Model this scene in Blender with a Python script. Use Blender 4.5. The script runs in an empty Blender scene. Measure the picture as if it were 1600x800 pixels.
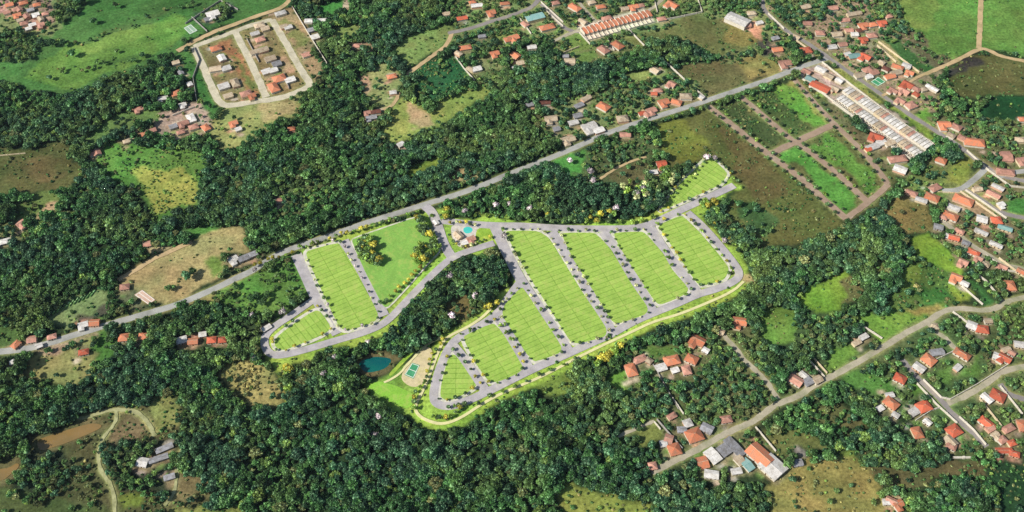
import bpy, math, random
import numpy as np
from mathutils import Vector, Matrix
R = math.radians
random.seed(7); rng = np.random.default_rng(11)
S = bpy.context.scene; COL = S.collection

# ---------------------------------------------------------------- camera, world, sun, exposure
CAM_H, PITCH, F = 750.0, R(50), 1600.0
cd = bpy.data.cameras.new('camera'); cam = bpy.data.objects.new('camera', cd); COL.objects.link(cam)
cam.location = (0, 0, CAM_H); cam.rotation_euler = (R(90) - PITCH, 0, 0)
cd.sensor_width = 36; cd.lens = 36.0; cd.clip_start = 1; cd.clip_end = 30000
S.camera = cam
W = bpy.data.worlds.new("World"); S.world = W; W.use_nodes = True
wn = W.node_tree; bg = wn.nodes['Background']
sky = wn.nodes.new('ShaderNodeTexSky'); sky.sky_type = 'NISHITA'; sky.sun_disc = False
SUN_EL, SHADOW_AZ = R(41), R(27)
sky.sun_elevation = SUN_EL; sky.sun_rotation = math.atan2(-math.cos(SHADOW_AZ), -math.sin(SHADOW_AZ))
sky.air_density = 1.0; sky.dust_density = 1.0
wn.links.new(sky.outputs[0], bg.inputs[0]); bg.inputs[1].default_value = 0.085
sd = bpy.data.lights.new('sun', 'SUN'); sun = bpy.data.objects.new('sun', sd); COL.objects.link(sun)
sd.energy = 4.9; sd.angle = R(0.5); sd.color = (1.0, 0.95, 0.86)
dv = Vector((math.cos(SHADOW_AZ)*math.cos(SUN_EL), math.sin(SHADOW_AZ)*math.cos(SUN_EL), -math.sin(SUN_EL)))
sun.rotation_euler = dv.to_track_quat('-Z', 'Y').to_euler(); sun.location = (0, 0, 900)
S.view_settings.view_transform = 'Standard'; S.view_settings.look = 'None'
S.view_settings.exposure = 0.1; S.view_settings.gamma = 1.0
S.view_settings.use_curve_mapping = False
S.cycles.max_bounces = 4; S.cycles.diffuse_bounces = 2; S.cycles.glossy_bounces = 2
S.cycles.transparent_max_bounces = 4; S.cycles.use_denoising = True

cp, sp = math.cos(PITCH), math.sin(PITCH)
def G(u, v, z=0.0):
    """surveyed map position (x, y) of a point read off the photograph at height z"""
    a = (u - 800) / F; b = -(v - 400) / F
    k = (CAM_H - z) / (sp - b*cp)
    return (a*k, (cp + b*sp)*k)
def PX(x, y, z=0.0):
    dz = z - CAM_H
    d = y*cp - dz*sp; h = y*sp + dz*cp
    return (800 + F*x/d, 400 - F*h/d)
def ext(p):
    u, v = p
    if u <= 0: u = -110
    if u >= 1600: u = 1710
    if v <= 0: v = -60
    if v >= 800: v = 900
    return (u, v)
def GP(pts): return np.array([G(*ext(p)) for p in pts])

# ---------------------------------------------------------------- tags and object helpers
def tag(o, label=None, cat=None, group=None, kind=None):
    if label: o['label'] = label
    if cat: o['category'] = cat
    if group: o['group'] = group
    if kind: o['kind'] = kind
    return o
def mesh_np(name, V, faces, mats, mi=None, smooth=False):
    me = bpy.data.meshes.new(name)
    V = np.asarray(V, dtype=np.float32)
    if isinstance(faces, np.ndarray):
        n, k = faces.shape
        me.vertices.add(len(V)); me.vertices.foreach_set('co', V.ravel())
        me.loops.add(n*k); me.loops.foreach_set('vertex_index', faces.astype(np.int32).ravel())
        me.polygons.add(n)
        me.polygons.foreach_set('loop_start', np.arange(0, n*k, k, dtype=np.int32))
        me.polygons.foreach_set('loop_total', np.full(n, k, dtype=np.int32))
        me.update(calc_edges=True)
    else:
        me.from_pydata([tuple(map(float, p)) for p in V], [], faces)
        me.update()
    for m in (mats if isinstance(mats, (list, tuple)) else [mats]): me.materials.append(m)
    if mi is not None: me.polygons.foreach_set('material_index', np.array(mi, dtype=np.int32))
    if smooth: me.polygons.foreach_set('use_smooth', np.ones(len(me.polygons), dtype=bool))
    return me
def link(name, data, parent=None, loc=(0, 0, 0), rz=0):
    o = bpy.data.objects.new(name, data); COL.objects.link(o)
    o.location = loc; o.rotation_euler = (0, 0, rz)
    if parent: o.parent = parent
    return o
class MB:
    def __init__(s): s.v = []; s.f = []
    def face(s, pts):
        n = len(s.v); s.v += [tuple(p) for p in pts]; s.f.append(list(range(n, n+len(pts))))
    def box(s, x0, x1, y0, y1, z0, z1):
        n = len(s.v)
        s.v += [(x0,y0,z0),(x1,y0,z0),(x1,y1,z0),(x0,y1,z0),(x0,y0,z1),(x1,y0,z1),(x1,y1,z1),(x0,y1,z1)]
        s.f += [[n+i for i in q] for q in ((0,3,2,1),(4,5,6,7),(0,1,5,4),(1,2,6,5),(2,3,7,6),(3,0,4,7))]
    def prism(s, poly, z0, z1):
        n = len(s.v); k = len(poly)
        s.v += [(p[0], p[1], z0) for p in poly] + [(p[0], p[1], z1) for p in poly]
        s.f.append([n+k+i for i in range(k)])
        for i in range(k):
            j = (i+1) % k; s.f.append([n+i, n+j, n+k+j, n+k+i])
    def tube(s, p0, p1, r0, r1, k=6):
        p0, p1 = Vector(p0), Vector(p1); d = (p1-p0).normalized()
        a = d.orthogonal().normalized(); b = d.cross(a); n = len(s.v)
        for p, r in ((p0, r0), (p1, r1)):
            for i in range(k):
                t = 2*math.pi*i/k; s.v.append(tuple(p + r*(math.cos(t)*a + math.sin(t)*b)))
        for i in range(k):
            j = (i+1) % k; s.f.append([n+i, n+j, n+k+j, n+k+i])
        s.f.append([n+k+i for i in range(k)])
    def mesh(s, name, m): return mesh_np(name, s.v, s.f, m)
    def build(s, name, m, parent=None, loc=(0,0,0), rz=0): return link(name, s.mesh(name, m), parent, loc, rz)

# ---------------------------------------------------------------- materials
def lin(c):
    return tuple(((x/255)/12.92 if x/255 <= .04045 else ((x/255+.055)/1.055)**2.4) for x in c)
def newmat(name):
    m = bpy.data.materials.new(name); m.use_nodes = True
    return m, m.node_tree, m.node_tree.nodes, m.node_tree.links, m.node_tree.nodes['Principled BSDF']
def N(nt, t, **kw):
    n = nt.nodes.new(t)
    for k, v in kw.items():
        if k in n.inputs: n.inputs[k].default_value = v
        else: setattr(n, k, v)
    return n
def noise(nt, scale, detail=4, rough=.6, vec=None):
    n = N(nt, 'ShaderNodeTexNoise', Scale=scale, Detail=detail, Roughness=rough)
    if vec is not None: nt.links.new(vec, n.inputs['Vector'])
    return n
def ramp(nt, src, a, b, lo=.35, hi=.65):
    n = nt.nodes.new('ShaderNodeMapRange'); n.inputs['From Min'].default_value = lo; n.inputs['From Max'].default_value = hi
    n.inputs['To Min'].default_value = a; n.inputs['To Max'].default_value = b
    nt.links.new(src, n.inputs['Value']); return n.outputs[0]
def mul(nt, col, fac):
    n = nt.nodes.new('ShaderNodeVectorMath'); n.operation = 'SCALE'
    nt.links.new(col, n.inputs[0]); nt.links.new(fac, n.inputs['Scale']); return n.outputs[0]
def mix(nt, fac, a, b):
    n = nt.nodes.new('ShaderNodeMix'); n.data_type = 'RGBA'
    for s, x in ((n.inputs[0], fac), (n.inputs[6], a), (n.inputs[7], b)):
        if hasattr(x, 'node'): nt.links.new(x, s)
        else: s.default_value = x if not isinstance(x, tuple) else (*x[:3], 1)
    return n.outputs[2]
def surf(name, c, var=.25, scale=.3, rough=.9, fine=2.0, spots=None, coord='Object'):
    """matt surface with two scales of mottling and optional stains of a second colour"""
    m, nt, ns, ls, b = newmat(name)
    tc = nt.nodes.new('ShaderNodeTexCoord').outputs[coord]
    n1 = noise(nt, scale, 5, .65, tc); n2 = noise(nt, fine, 3, .7, tc)
    rgb = nt.nodes.new('ShaderNodeRGB'); rgb.outputs[0].default_value = (*lin(c), 1)
    col = rgb.outputs[0]
    if spots:
        n3 = noise(nt, scale*.6, 6, .7, tc)
        col = mix(nt, ramp(nt, n3.outputs[0], 0, 1, .5, .68), col, lin(spots))
    col = mul(nt, col, ramp(nt, n1.outputs[0], 1-var, 1+var)); col = mul(nt, col, ramp(nt, n2.outputs[0], 1-var*.5, 1+var*.5))
    ls.new(col, b.inputs['Base Color']); b.inputs['Roughness'].default_value = rough
    b.inputs['Specular IOR Level'].default_value = .2
    return m
def foliage(name, c1, c2, c3=None, drift=.012):
    """leaf material: colour differs from plant to plant and clump to clump"""
    m, nt, ns, ls, b = newmat(name)
    oi = nt.nodes.new('ShaderNodeObjectInfo'); tc = nt.nodes.new('ShaderNodeTexCoord')
    geo = nt.nodes.new('ShaderNodeNewGeometry')
    col = mix(nt, oi.outputs['Random'], lin(c1), lin(c2))
    if c3:
        n0 = noise(nt, drift, 3, .6, geo.outputs['Position'])
        col = mix(nt, ramp(nt, n0.outputs[0], 0, 1, .46, .66), col, lin(c3))
    isl = ramp(nt, geo.outputs['Random Per Island'], .45, 1.75, 0, 1)
    pw = nt.nodes.new('ShaderNodeMath'); pw.operation = 'POWER'; nt.links.new(isl, pw.inputs[0]); pw.inputs[1].default_value = 1.4; isl = pw.outputs[0]
    col = mix(nt, ramp(nt, geo.outputs['Random Per Island'], 0, .35, .6, 1), col, lin((140,165,130)))  # leaf glints put into the colour: greyish sheen on some clumps
    tw = nt.nodes.new('ShaderNodeMath'); tw.operation = 'FRACT'; t10 = nt.nodes.new('ShaderNodeMath'); t10.operation = 'MULTIPLY'; t10.inputs[1].default_value = 7.3
    nt.links.new(oi.outputs['Random'], t10.inputs[0]); nt.links.new(t10.outputs[0], tw.inputs[0]); col = mul(nt, col, ramp(nt, tw.outputs[0], .48, 1.35, 0, 1))
    col = mul(nt, col, isl)
    n1 = noise(nt, .8, 3, .7, geo.outputs['Position']); col = mul(nt, col, ramp(nt, n1.outputs[0], .7, 1.3))
    ls.new(col, b.inputs['Base Color']); b.inputs['Roughness'].default_value = .75
    b.inputs['Specular IOR Level'].default_value = .25
    return m
M = {}
M['asphalt'] = surf('asphalt', (166,166,160), .14, .07, .9, .8, (140,140,134))
M['asphalt_new'] = surf('asphalt_new', (174,169,170), .16, .1, .9, 1.2, (192,186,176))
M['sidewalk'] = surf('sidewalk', (208,204,188), .14, .25, .9, 1.5, (164,180,120))
M['pale_road'] = surf('pale_road', (172,164,142), .16, .08, .95, .8, (138,142,108))
M['estate_street'] = surf('estate_street', (196,188,164), .14, .1, .95, .8, (166,160,130))
M['dirt_road'] = surf('dirt_road', (158,136,116), .14, .08, .95, .9, (176,160,140))
M['grey_road'] = surf('grey_road', (140,134,130), .12, .08, .95, .9, (165,155,140))
M['track'] = surf('track', (190,165,125), .15, .08, .95, .8, (150,140,95))
M['path_yellow'] = surf('path_yellow', (216,210,156), .1, .15, .95, .9)
M['path_pale'] = surf('path_pale', (165,165,120), .2, .1, .95, .9, (110,115,70))
M['verge'] = surf('verge', (140,175,62), .22, .12, .95, 1.0, (176,180,80))
M['sand'] = surf('sand', (205,190,150), .15, .2, .95, 1.4, (185,180,120))
M['paving'] = surf('paving', (205,198,188), .12, .4, .85, 2.0, (170,160,140))
M['court'] = surf('court', (70,150,105), .08, .2, .7, 1.0, (90,160,115))
M['court_pale'] = surf('court_pale', (150,175,150), .08, .2, .8, 1.0)
M['court_clay'] = surf('court_clay', (208,178,158), .1, .2, .9, 1.0, (180,150,130))
M['line'] = surf('line', (235,235,225), .05, 1, .8)
M['wall_white'] = surf('wall_white', (212,205,190), .1, .5, .9, 2.5, (190,180,160))
M['wall_cream'] = surf('wall_cream', (215,198,165), .1, .5, .9, 2.5, (180,160,130))
M['wall_pink'] = surf('wall_pink', (205,165,140), .1, .5, .9, 2.5)
M['wall_grey'] = surf('wall_grey', (165,160,155), .1, .5, .9, 2.5, (130,125,115))
M['glass'], *_r = newmat('glass'); _r[-1].inputs['Base Color'].default_value = (.03,.04,.05,1); _r[-1].inputs['Roughness'].default_value = .15
M['door'] = surf('door', (96,62,40), .15, 1, .6)
M['bark'] = surf('bark', (95,80,62), .2, 1, .95, 4)
M['stem_dark'] = surf('stem_dark', (70,58,45), .2, 1, .95, 4)
def water(name, c, c2):
    m, nt, ns, ls, b = newmat(name)
    tc = nt.nodes.new('ShaderNodeTexCoord').outputs['Object']
    n1 = noise(nt, .05, 3, .5, tc)
    ls.new(mix(nt, ramp(nt, n1.outputs[0], 0, 1, .3, .7), lin(c), lin(c2)), b.inputs['Base Color'])
    b.inputs['Roughness'].default_value = .12
    n2 = noise(nt, 1.5, 3, .6, tc); bp = nt.nodes.new('ShaderNodeBump'); bp.inputs['Strength'].default_value = .15
    ls.new(n2.outputs[0], bp.inputs['Height']); ls.new(bp.outputs[0], b.inputs['Normal'])
    return m
M['pond_teal'] = water('pond_teal', (8,82,88), (18,104,92))
M['pond_brown'] = water('pond_brown', (146,118,72), (124,106,66))
M['pool'] = water('pool', (60,190,185), (90,205,190))
def roofmat(name, c, spots, rib=2.2, amp=.22):
    m, nt, ns, ls, b = newmat(name)
    tc = nt.nodes.new('ShaderNodeTexCoord').outputs['Object']
    oi = nt.nodes.new('ShaderNodeObjectInfo')
    rgb = nt.nodes.new('ShaderNodeRGB'); rgb.outputs[0].default_value = (*lin(c), 1)
    n3 = noise(nt, .3, 6, .75, nt.nodes.new('ShaderNodeNewGeometry').outputs['Position'])
    col = mix(nt, ramp(nt, n3.outputs[0], 0, 1, .42, .62), rgb.outputs[0], lin(spots))
    col = mul(nt, col, ramp(nt, oi.outputs['Random'], .7, 1.12, 0, 1))
    wv = N(nt, 'ShaderNodeTexWave', Scale=rib, Distortion=.6); wv.wave_type = 'BANDS'; wv.bands_direction = 'X'
    ls.new(tc, wv.inputs['Vector'])
    col = mul(nt, col, ramp(nt, wv.outputs[1], 1-amp, 1+amp*.6, 0, 1))
    n4 = noise(nt, 2.5, 3, .7, tc); col = mul(nt, col, ramp(nt, n4.outputs[0], .85, 1.15))
    ls.new(col, b.inputs['Base Color']); b.inputs['Roughness'].default_value = .85
    return m
ROOF = {'o': roofmat('roof_orange', (220,130,90), (186,134,104)), 'p': roofmat('roof_pink', (205,150,130), (170,125,105)),
        'w': roofmat('roof_white', (228,224,218), (186,180,170), 1.2, .1), 'c': roofmat('roof_cream', (205,188,160), (175,150,122)),
        'g': roofmat('roof_grey', (160,160,165), (125,122,118), 1.2, .1), 't': roofmat('roof_teal', (120,165,160), (150,180,172), 1.0, .08),
        'r': roofmat('roof_red', (214,102,70), (178,104,78)), 'b': roofmat('roof_brown', (120,70,55), (95,60,48))}
RNAME = {'o': 'orange tiled', 'p': 'dusty pink', 'w': 'white', 'c': 'cream', 'g': 'grey', 't': 'pale teal', 'r': 'red tiled', 'b': 'dark brown'}

# ---------------------------------------------------------------- region map of the terrain (colour + planting)
X0, X1, Y0, Y1, ST = -800.0, 800.0, 300.0, 1130.0, 1.25
xs = np.arange(X0, X1+.01, ST); ys = np.arange(Y0, Y1+.01, ST)
XX, YY = np.meshgrid(xs, ys); NYX = XX.shape
def vnoise(cell, seed, shape=NYX, ext_=(X1-X0, Y1-Y0)):
    r = np.random.default_rng(seed); nx, ny = int(ext_[0]/cell)+3, int(ext_[1]/cell)+3
    g = r.random((ny, nx)); fx = (XX-X0)/cell; fy = (YY-Y0)/cell
    ix, iy = fx.astype(int), fy.astype(int); tx, ty = fx-ix, fy-iy
    tx = tx*tx*(3-2*tx); ty = ty*ty*(3-2*ty)
    return (g[iy,ix]*(1-tx)+g[iy,ix+1]*tx)*(1-ty) + (g[iy+1,ix]*(1-tx)+g[iy+1,ix+1]*tx)*ty
WX = XX + (vnoise(22,1)-.5)*13 + (vnoise(7,2)-.5)*6 + (vnoise(3,5)-.5)*3
WY = YY + (vnoise(22,3)-.5)*13 + (vnoise(7,4)-.5)*6 + (vnoise(3,6)-.5)*3
def inside(poly, PXx, PYy):
    out = np.zeros(PXx.shape, bool); n = len(poly)
    for i in range(n):
        x1, y1 = poly[i]; x2, y2 = poly[(i+1) % n]
        if y1 == y2: continue
        c = ((y1 > PYy) != (y2 > PYy)) & (PXx < (x2-x1)*(PYy-y1)/(y2-y1) + x1)
        out ^= c
    return out
COLR = np.zeros(NYX+(3,)); TREE = np.ones(NYX); SHRUB = np.zeros(NYX)
FLOOR = np.array(lin((46,62,38)))
COLR[:] = FLOOR
def region(poly, c=None, tree=None, shrub=None, warp=1.0, world=False):
    P = np.array(poly) if world else GP(poly)
    x0, y0 = P.min(0)-14; x1, y1 = P.max(0)+14
    i0, i1 = max(0, int((y0-Y0)/ST)), min(NYX[0], int((y1-Y0)/ST)+1)
    j0, j1 = max(0, int((x0-X0)/ST)), min(NYX[1], int((x1-X0)/ST)+1)
    if i0 >= i1 or j0 >= j1: return
    sl = (slice(i0, i1), slice(j0, j1))
    m = inside(P, XX[sl]+(WX[sl]-XX[sl])*warp, YY[sl]+(WY[sl]-YY[sl])*warp)
    if c is not None: COLR[sl][m] = lin(c)
    if tree is not None: TREE[sl][m] = tree
    if shrub is not None: SHRUB[sl][m] = shrub
def ribbon_poly(pts, w):
    P = np.array(pts, float); L = []; Rr = []
    for i in range(len(P)):
        a = P[max(0, i-1)]; b = P[min(len(P)-1, i+1)]; d = (b-a)/(np.linalg.norm(b-a)+1e-9)
        n = np.array([-d[1], d[0]])*w/2; L.append(P[i]+n); Rr.append(P[i]-n)
    return np.array(L), np.array(Rr)
def smooth(pts, it=2):
    P = np.array(pts, float)
    for _ in range(it):
        Q = [P[0]]
        for i in range(len(P)-1):
            Q += [P[i]*.75+P[i+1]*.25, P[i]*.25+P[i+1]*.75]
        Q.append(P[-1]); P = np.array(Q)
    return P
#  ---- (outline read from the photograph, colour, tree density, shrub density)
REG = [
 # upper fields
 ([(0,120),(40,60),(80,45),(130,25),(145,0),(445,0),(452,8),(400,25),(325,52),(277,80),(235,100),(200,112),(165,130),(95,156),(60,140),(30,128)], (76,128,62), .0, .05),
 ([(0,0),(0,62),(28,48),(60,58),(90,48),(96,28),(70,0)], (120,140,84), .12, .1),
 ([(0,62),(0,70),(40,62),(95,55),(110,66),(60,76),(45,100),(0,112)], (74,112,62), .55, .3),
 ([(96,30),(120,20),(145,0),(75,0)], (90,120,70), .5, .3),
 ([(35,118),(50,103),(90,80),(130,65),(185,50),(240,36),(280,24),(300,32),(306,48),(290,62),(262,76),(235,90),(200,104),(165,120),(130,137),(95,148),(78,138),(60,125)], (98,148,64), .01, .06),
 ([(90,82),(130,66),(240,38),(285,26),(300,40),(240,58),(150,84)], (112,158,70), 0, 0),
 ([(300,25),(345,2),(372,18),(340,42),(322,48)], (70,100,66), .6, .3),
 ([(95,66),(140,58),(190,44),(235,34),(238,40),(190,52),(140,66),(100,74)], (82,126,64), .25, .4),
 ([(150,98),(205,88),(235,80),(236,86),(205,96),(155,106)], (84,130,62), .22, .4),
 ([(225,20),(290,8),(345,4),(342,10),(290,16),(228,27)], (80,120,62), .3, .3),
 # houses of upper-left hamlet
 ([(0,0),(62,0),(84,28),(72,44),(36,50),(16,24),(0,16)], (168,136,118), .25, .1),
 # walled estate
 ([(277,82),(303,74),(345,166),(322,182),(300,135)], (74,132,62), .1, .1),
 ([(303,73),(455,10),(512,100),(485,137),(440,158),(345,168)], (132,120,76), 0, .15),
 ([(420,32),(455,12),(512,100),(488,130),(450,78)], (160,140,100), .02, .15),
 ([(432,35),(450,30),(480,70),(462,78)], (120,130,72), 0, .1),
 ([(346,62),(366,54),(412,146),(392,152),(372,110)], (164,112,76), 0, .1),
 ([(362,80),(380,98),(405,140),(390,140)], (112,118,62), 0, .1),
 ([(408,50),(424,50),(455,110),(440,108)], (116,108,70), 0, .1),
 ([(438,92),(452,88),(472,112),(455,118)], (178,150,112), 0, .1),
 ([(330,182),(345,167),(440,158),(484,140),(476,168),(440,193),(400,206),(372,236),(345,236),(332,212)], (146,154,88), .04, .12),
 ([(400,160),(470,152),(460,178),(420,192)], (170,160,106), .02, .1),
 ([(246,180),(310,160),(330,190),(330,205),(250,215)], (170,150,130), .15, .2),
 ([(112,222),(190,180),(260,165),(250,190),(180,215),(150,232)], (104,140,74), .1, .2),
 ([(142,246),(205,214),(222,208),(215,222),(165,240),(150,258)], (196,180,140), .05, .1),
 ([(0,250),(60,232),(95,222),(120,265),(116,286),(75,300),(60,304),(25,302),(0,294)], (92,98,54), .0, .3),
 ([(30,262),(80,245),(105,270),(60,292)], (104,98,58), 0, .3),
 ([(20,322),(60,304),(100,300),(88,330),(60,342),(45,362),(30,346)], (100,132,66), .15, .4),
 ([(66,318),(86,315),(80,335),(66,342)], (172,150,110), 0, .1),
 ([(0,345),(45,345),(50,370),(0,385)], (120,128,80), .4, .3),
 ([(150,246),(180,222),(260,228),(312,238),(314,322),(275,332),(238,345),(214,306),(184,292),(152,268)], (92,146,62), .03, 1.0),
 ([(213,268),(245,262),(285,268),(310,300),(308,318),(272,326),(240,336),(224,306)], (156,168,76), .0, .6),
 # clearings of the upper middle
 ([(600,92),(612,107),(632,120),(632,142),(617,164),(590,174),(562,132),(575,112)], (140,154,92), .04, .15),
 ([(556,126),(572,120),(578,140),(566,146)], (180,160,120), 0, .1),
 ([(632,155),(652,160),(670,174),(752,132),(764,140),(725,178),(684,196),(632,226),(606,222),(608,176),(620,160)], (142,162,78), .02, .12),
 ([(640,158),(668,176),(680,190),(650,205),(636,180)], (186,166,118), 0, .08),
 ([(615,74),(640,58),(700,30),(706,56),(700,72),(640,110),(630,104)], (132,154,82), .02, .15),
 ([(712,46),(760,34),(762,44),(708,60)], (92,138,66), .05, .1),
 ([(655,106),(700,86),(712,90),(735,126),(680,162),(650,152)], (48,98,58), .15, 1.0),
 ([(515,48),(565,35),(560,52),(525,62)], (118,142,74), .1, .3),
 ([(495,4),(532,2),(532,18),(500,22)], (72,150,66), 0, .05),
 ([(532,4),(545,4),(545,16),(534,20)], (200,180,150), 0, .05),
 ([(545,62),(575,66),(578,80),(552,80)], (160,140,105), .1, .2),
 ([(638,262),(660,252),(684,252),(682,268),(640,272)], (118,150,58), 0, .3),
 ([(700,262),(748,248),(750,276),(712,288),(696,280)], (162,146,100), .3, .4),
 ([(430,290),(500,270),(520,300),(470,340),(430,350)], (84,108,64), .7, .3),
 # upper suburb
 ([(706,0),(1180,0),(1200,30),(1230,55),(1225,110),(1100,155),(960,200),(870,225),(830,190),(800,150),(745,130),(705,56)], (118,134,80), .42, .5),
 ([(790,72),(850,62),(880,90),(905,104),(940,100),(1000,82),(1010,62),(1060,64),(1112,82),(1105,100),(1060,112),(1030,108),(960,122),(930,140),(900,140),(860,170),(800,185),(770,150)], (50,72,46), 1, 0),
 ([(765,50),(800,44),(802,62),(775,66)], (150,160,84), .1, .2),
 ([(736,88),(776,82),(782,100),(760,112),(745,100)], (150,150,98), .15, .2),
 ([(882,60),(912,52),(925,72),(890,84)], (114,150,72), .05, .15),
 ([(902,84),(935,72),(938,92),(915,100)], (98,144,66), .0, .1),
 ([(976,60),(1000,55),(1006,78),(988,76)], (126,136,74), .0, .1),
 ([(800,28),(814,30),(818,42),(800,48)], (120,150,72), .1, .1),
 ([(978,122),(1010,110),(1035,104),(1040,118),(1010,128)], (130,154,80), .0, .1),
 ([(998,54),(1097,20),(1112,32),(1135,28),(1184,60),(1160,80),(1110,84),(1060,64),(1014,66)], (102,112,62), .0, .2),
 ([(1130,40),(1145,36),(1180,60),(1160,78),(1130,70)], (128,124,66), .0, .1),
 ([(1162,40),(1195,36),(1190,60),(1176,58)], (196,150,112), .0, .1),
 ([(1176,62),(1205,55),(1215,75),(1190,88)], (80,78,70), .1, .2),
 ([(1052,112),(1062,100),(1150,96),(1175,84),(1225,100),(1228,112),(1200,124),(1105,152),(1076,126)], (108,106,64), .0, .25),
 ([(1150,96),(1175,84),(1225,100),(1228,112),(1170,130)], (140,138,76), .02, .15),
 # fringe under the main road
 ([(868,252),(905,238),(1005,204),(1040,250),(1018,280),(960,300),(900,290),(885,278)], (84,100,60), .35, .6),
 ([(868,252),(910,240),(908,262),(885,280)], (86,156,70), .0, .02),
 ([(955,272),(1000,250),(1022,262),(990,290),(960,290)], (100,98,62), .05, .3),
 ([(1010,200),(1105,172),(1115,168),(1200,245),(1318,344),(1300,362),(1180,388),(1125,332),(1156,290),(1108,245),(1050,262),(1038,240)], (98,106,54), .0, .4),
 ([(1010,200),(1070,184),(1110,230),(1070,250),(1042,240)], (112,122,50), .0, .35),
 ([(1120,185),(1200,250),(1230,300),(1190,320),(1150,270)], (104,98,56), .0, .35),
 ([(1150,330),(1180,320),(1215,345),(1190,372),(1160,360)], (70,104,56), .15, .8),
 # empty lots
 ([(1107,166),(1157,152),(1245,122),(1300,150),(1400,260),(1390,292),(1322,344),(1200,244)], (98,104,58), .0, .3),
 ([(1122,166),(1152,158),(1228,214),(1206,230)], (76,92,52), .0, .9),
 ([(1165,152),(1200,140),(1262,206),(1244,212)], (78,98,52), .02, .8),
 ([(1200,138),(1238,126),(1300,188),(1264,204)], (104,158,62), .0, .2),
 ([(1225,132),(1238,126),(1300,188),(1288,194)], (140,140,72), .0, .2),
 ([(1218,238),(1250,228),(1344,316),(1322,332)], (92,164,66), .0, .1),
 ([(1260,226),(1292,210),(1378,290),(1360,306)], (98,150,62), .0, .6),
 ([(1310,200),(1335,195),(1352,225),(1330,222)], (92,124,62), .0, .9),
 ([(1246,120),(1262,122),(1292,150),(1280,160)], (132,146,70), .0, .3),
 ([(1276,152),(1298,160),(1396,240),(1400,262),(1370,262),(1308,195)], (112,106,72), .02, .3),
 ([(1252,104),(1282,96),(1316,112),(1460,228),(1448,246),(1420,240),(1300,158),(1246,118)], (166,150,134), .0, .05),
 ([(1370,320),(1400,300),(1440,308),(1458,360),(1400,362),(1380,345)], (126,114,64), .02, .3),
 # far right
 ([(1200,0),(1405,0),(1410,40),(1430,52),(1470,104),(1448,140),(1475,165),(1445,180),(1295,90),(1232,54),(1195,20)], (150,136,106), .32, .4),
 ([(1200,0),(1330,0),(1300,20),(1262,30),(1240,52),(1200,22)], (110,120,76), .75, .3),
 ([(1350,0),(1408,0),(1410,28),(1420,48),(1385,42),(1360,24)], (80,100,62), .8, .2),
 ([(1374,62),(1400,55),(1460,104),(1444,112),(1400,90)], (70,110,56), .1, .4),
 ([(1400,48),(1430,46),(1490,92),(1466,108)], (112,106,76), .1, .5),
 ([(1370,66),(1380,64),(1435,112),(1424,116)], (182,160,108), .0, .1),
 ([(1405,0),(1600,0),(1600,104),(1540,75),(1495,94),(1455,76),(1425,50),(1408,30)], (104,154,68), .0, .03),
 ([(1405,0),(1470,0),(1460,40),(1440,55),(1410,30)], (124,160,74), .0, .0),
 ([(1472,112),(1500,90),(1540,82),(1600,110),(1600,138),(1560,152),(1520,152),(1480,142)], (92,96,52), .02, .3),
 ([(1476,112),(1502,92),(1534,94),(1530,106),(1490,116)], (62,60,54), .0, .2),
 ([(1536,158),(1600,140),(1600,212),(1560,206),(1530,186)], (34,78,42), .0, .12),
 ([(1290,100),(1310,104),(1378,156),(1374,166),(1330,132)], (134,142,66), .0, .3),
 ([(1380,160),(1388,158),(1452,204),(1466,232),(1440,210)], (118,152,58), .0, .05),
 ([(1424,174),(1446,168),(1474,186),(1452,198)], (104,162,62), .0, .05),
 ([(1450,180),(1600,196),(1600,290),(1540,262),(1510,238),(1470,205)], (112,116,76), .5, .4),
 ([(1440,250),(1510,240),(1535,258),(1505,292),(1460,302),(1430,300),(1400,290)], (112,124,66), .2, .4),
 ([(1480,272),(1502,244),(1532,256),(1504,290),(1482,290)], (128,142,60), .0, .1),
 ([(1470,296),(1500,300),(1490,315),(1470,312)], (114,140,72), .05, .1),
 ([(1500,295),(1545,265),(1600,300),(1600,445),(1560,420),(1520,396),(1470,345)], (112,108,74), .5, .4),
 ([(1500,312),(1520,310),(1560,345),(1545,350)], (150,130,96), .1, .2),
 ([(1562,320),(1600,296),(1600,345),(1582,342)], (66,128,56), .0, .05),
 ([(1424,372),(1456,362),(1506,408),(1500,438),(1458,428),(1430,400)], (126,166,56), .0, .05),
 ([(1244,468),(1300,434),(1338,416),(1332,442),(1318,482),(1284,502),(1262,490)], (122,168,58), .0, .05),
 ([(1358,416),(1380,404),(1380,418),(1362,428)], (126,140,70), .0, .3),
 ([(1312,440),(1340,425),(1350,460),(1320,475)], (110,110,66), .15, .5),
 ([(1385,470),(1402,422),(1440,412),(1480,425),(1516,466),(1490,476),(1430,486),(1400,500)], (84,122,56), .15, .8),
 ([(1402,425),(1430,415),(1430,440),(1405,445)], (118,156,64), .0, .3),
 ([(1430,450),(1480,455),(1500,470),(1440,474)], (62,124,54), .0, .3),
 ([(1482,440),(1492,440),(1520,468),(1500,472)], (134,170,62), .0, .1),
 ([(1344,496),(1400,486),(1464,474),(1476,480),(1390,538),(1370,532)], (112,160,62), .0, .15),
 ([(1400,485),(1460,470),(1466,480),(1440,490)], (140,136,70), .0, .3),
 ([(1184,500),(1198,478),(1240,484),(1242,530),(1206,548),(1188,532)], (108,152,64), .05, .3),
 ([(1240,500),(1340,490),(1360,520),(1340,560),(1270,585),(1240,550)], (72,92,54), .6, .5),
 ([(1308,542),(1332,545),(1328,568),(1290,586),(1300,562)], (104,144,58), .0, .3),
 ([(1505,444),(1515,440),(1556,468),(1540,478)], (58,112,52), .0, .05),
 ([(1580,476),(1600,466),(1600,504),(1588,500)], (62,116,52), .0, .05),
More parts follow.
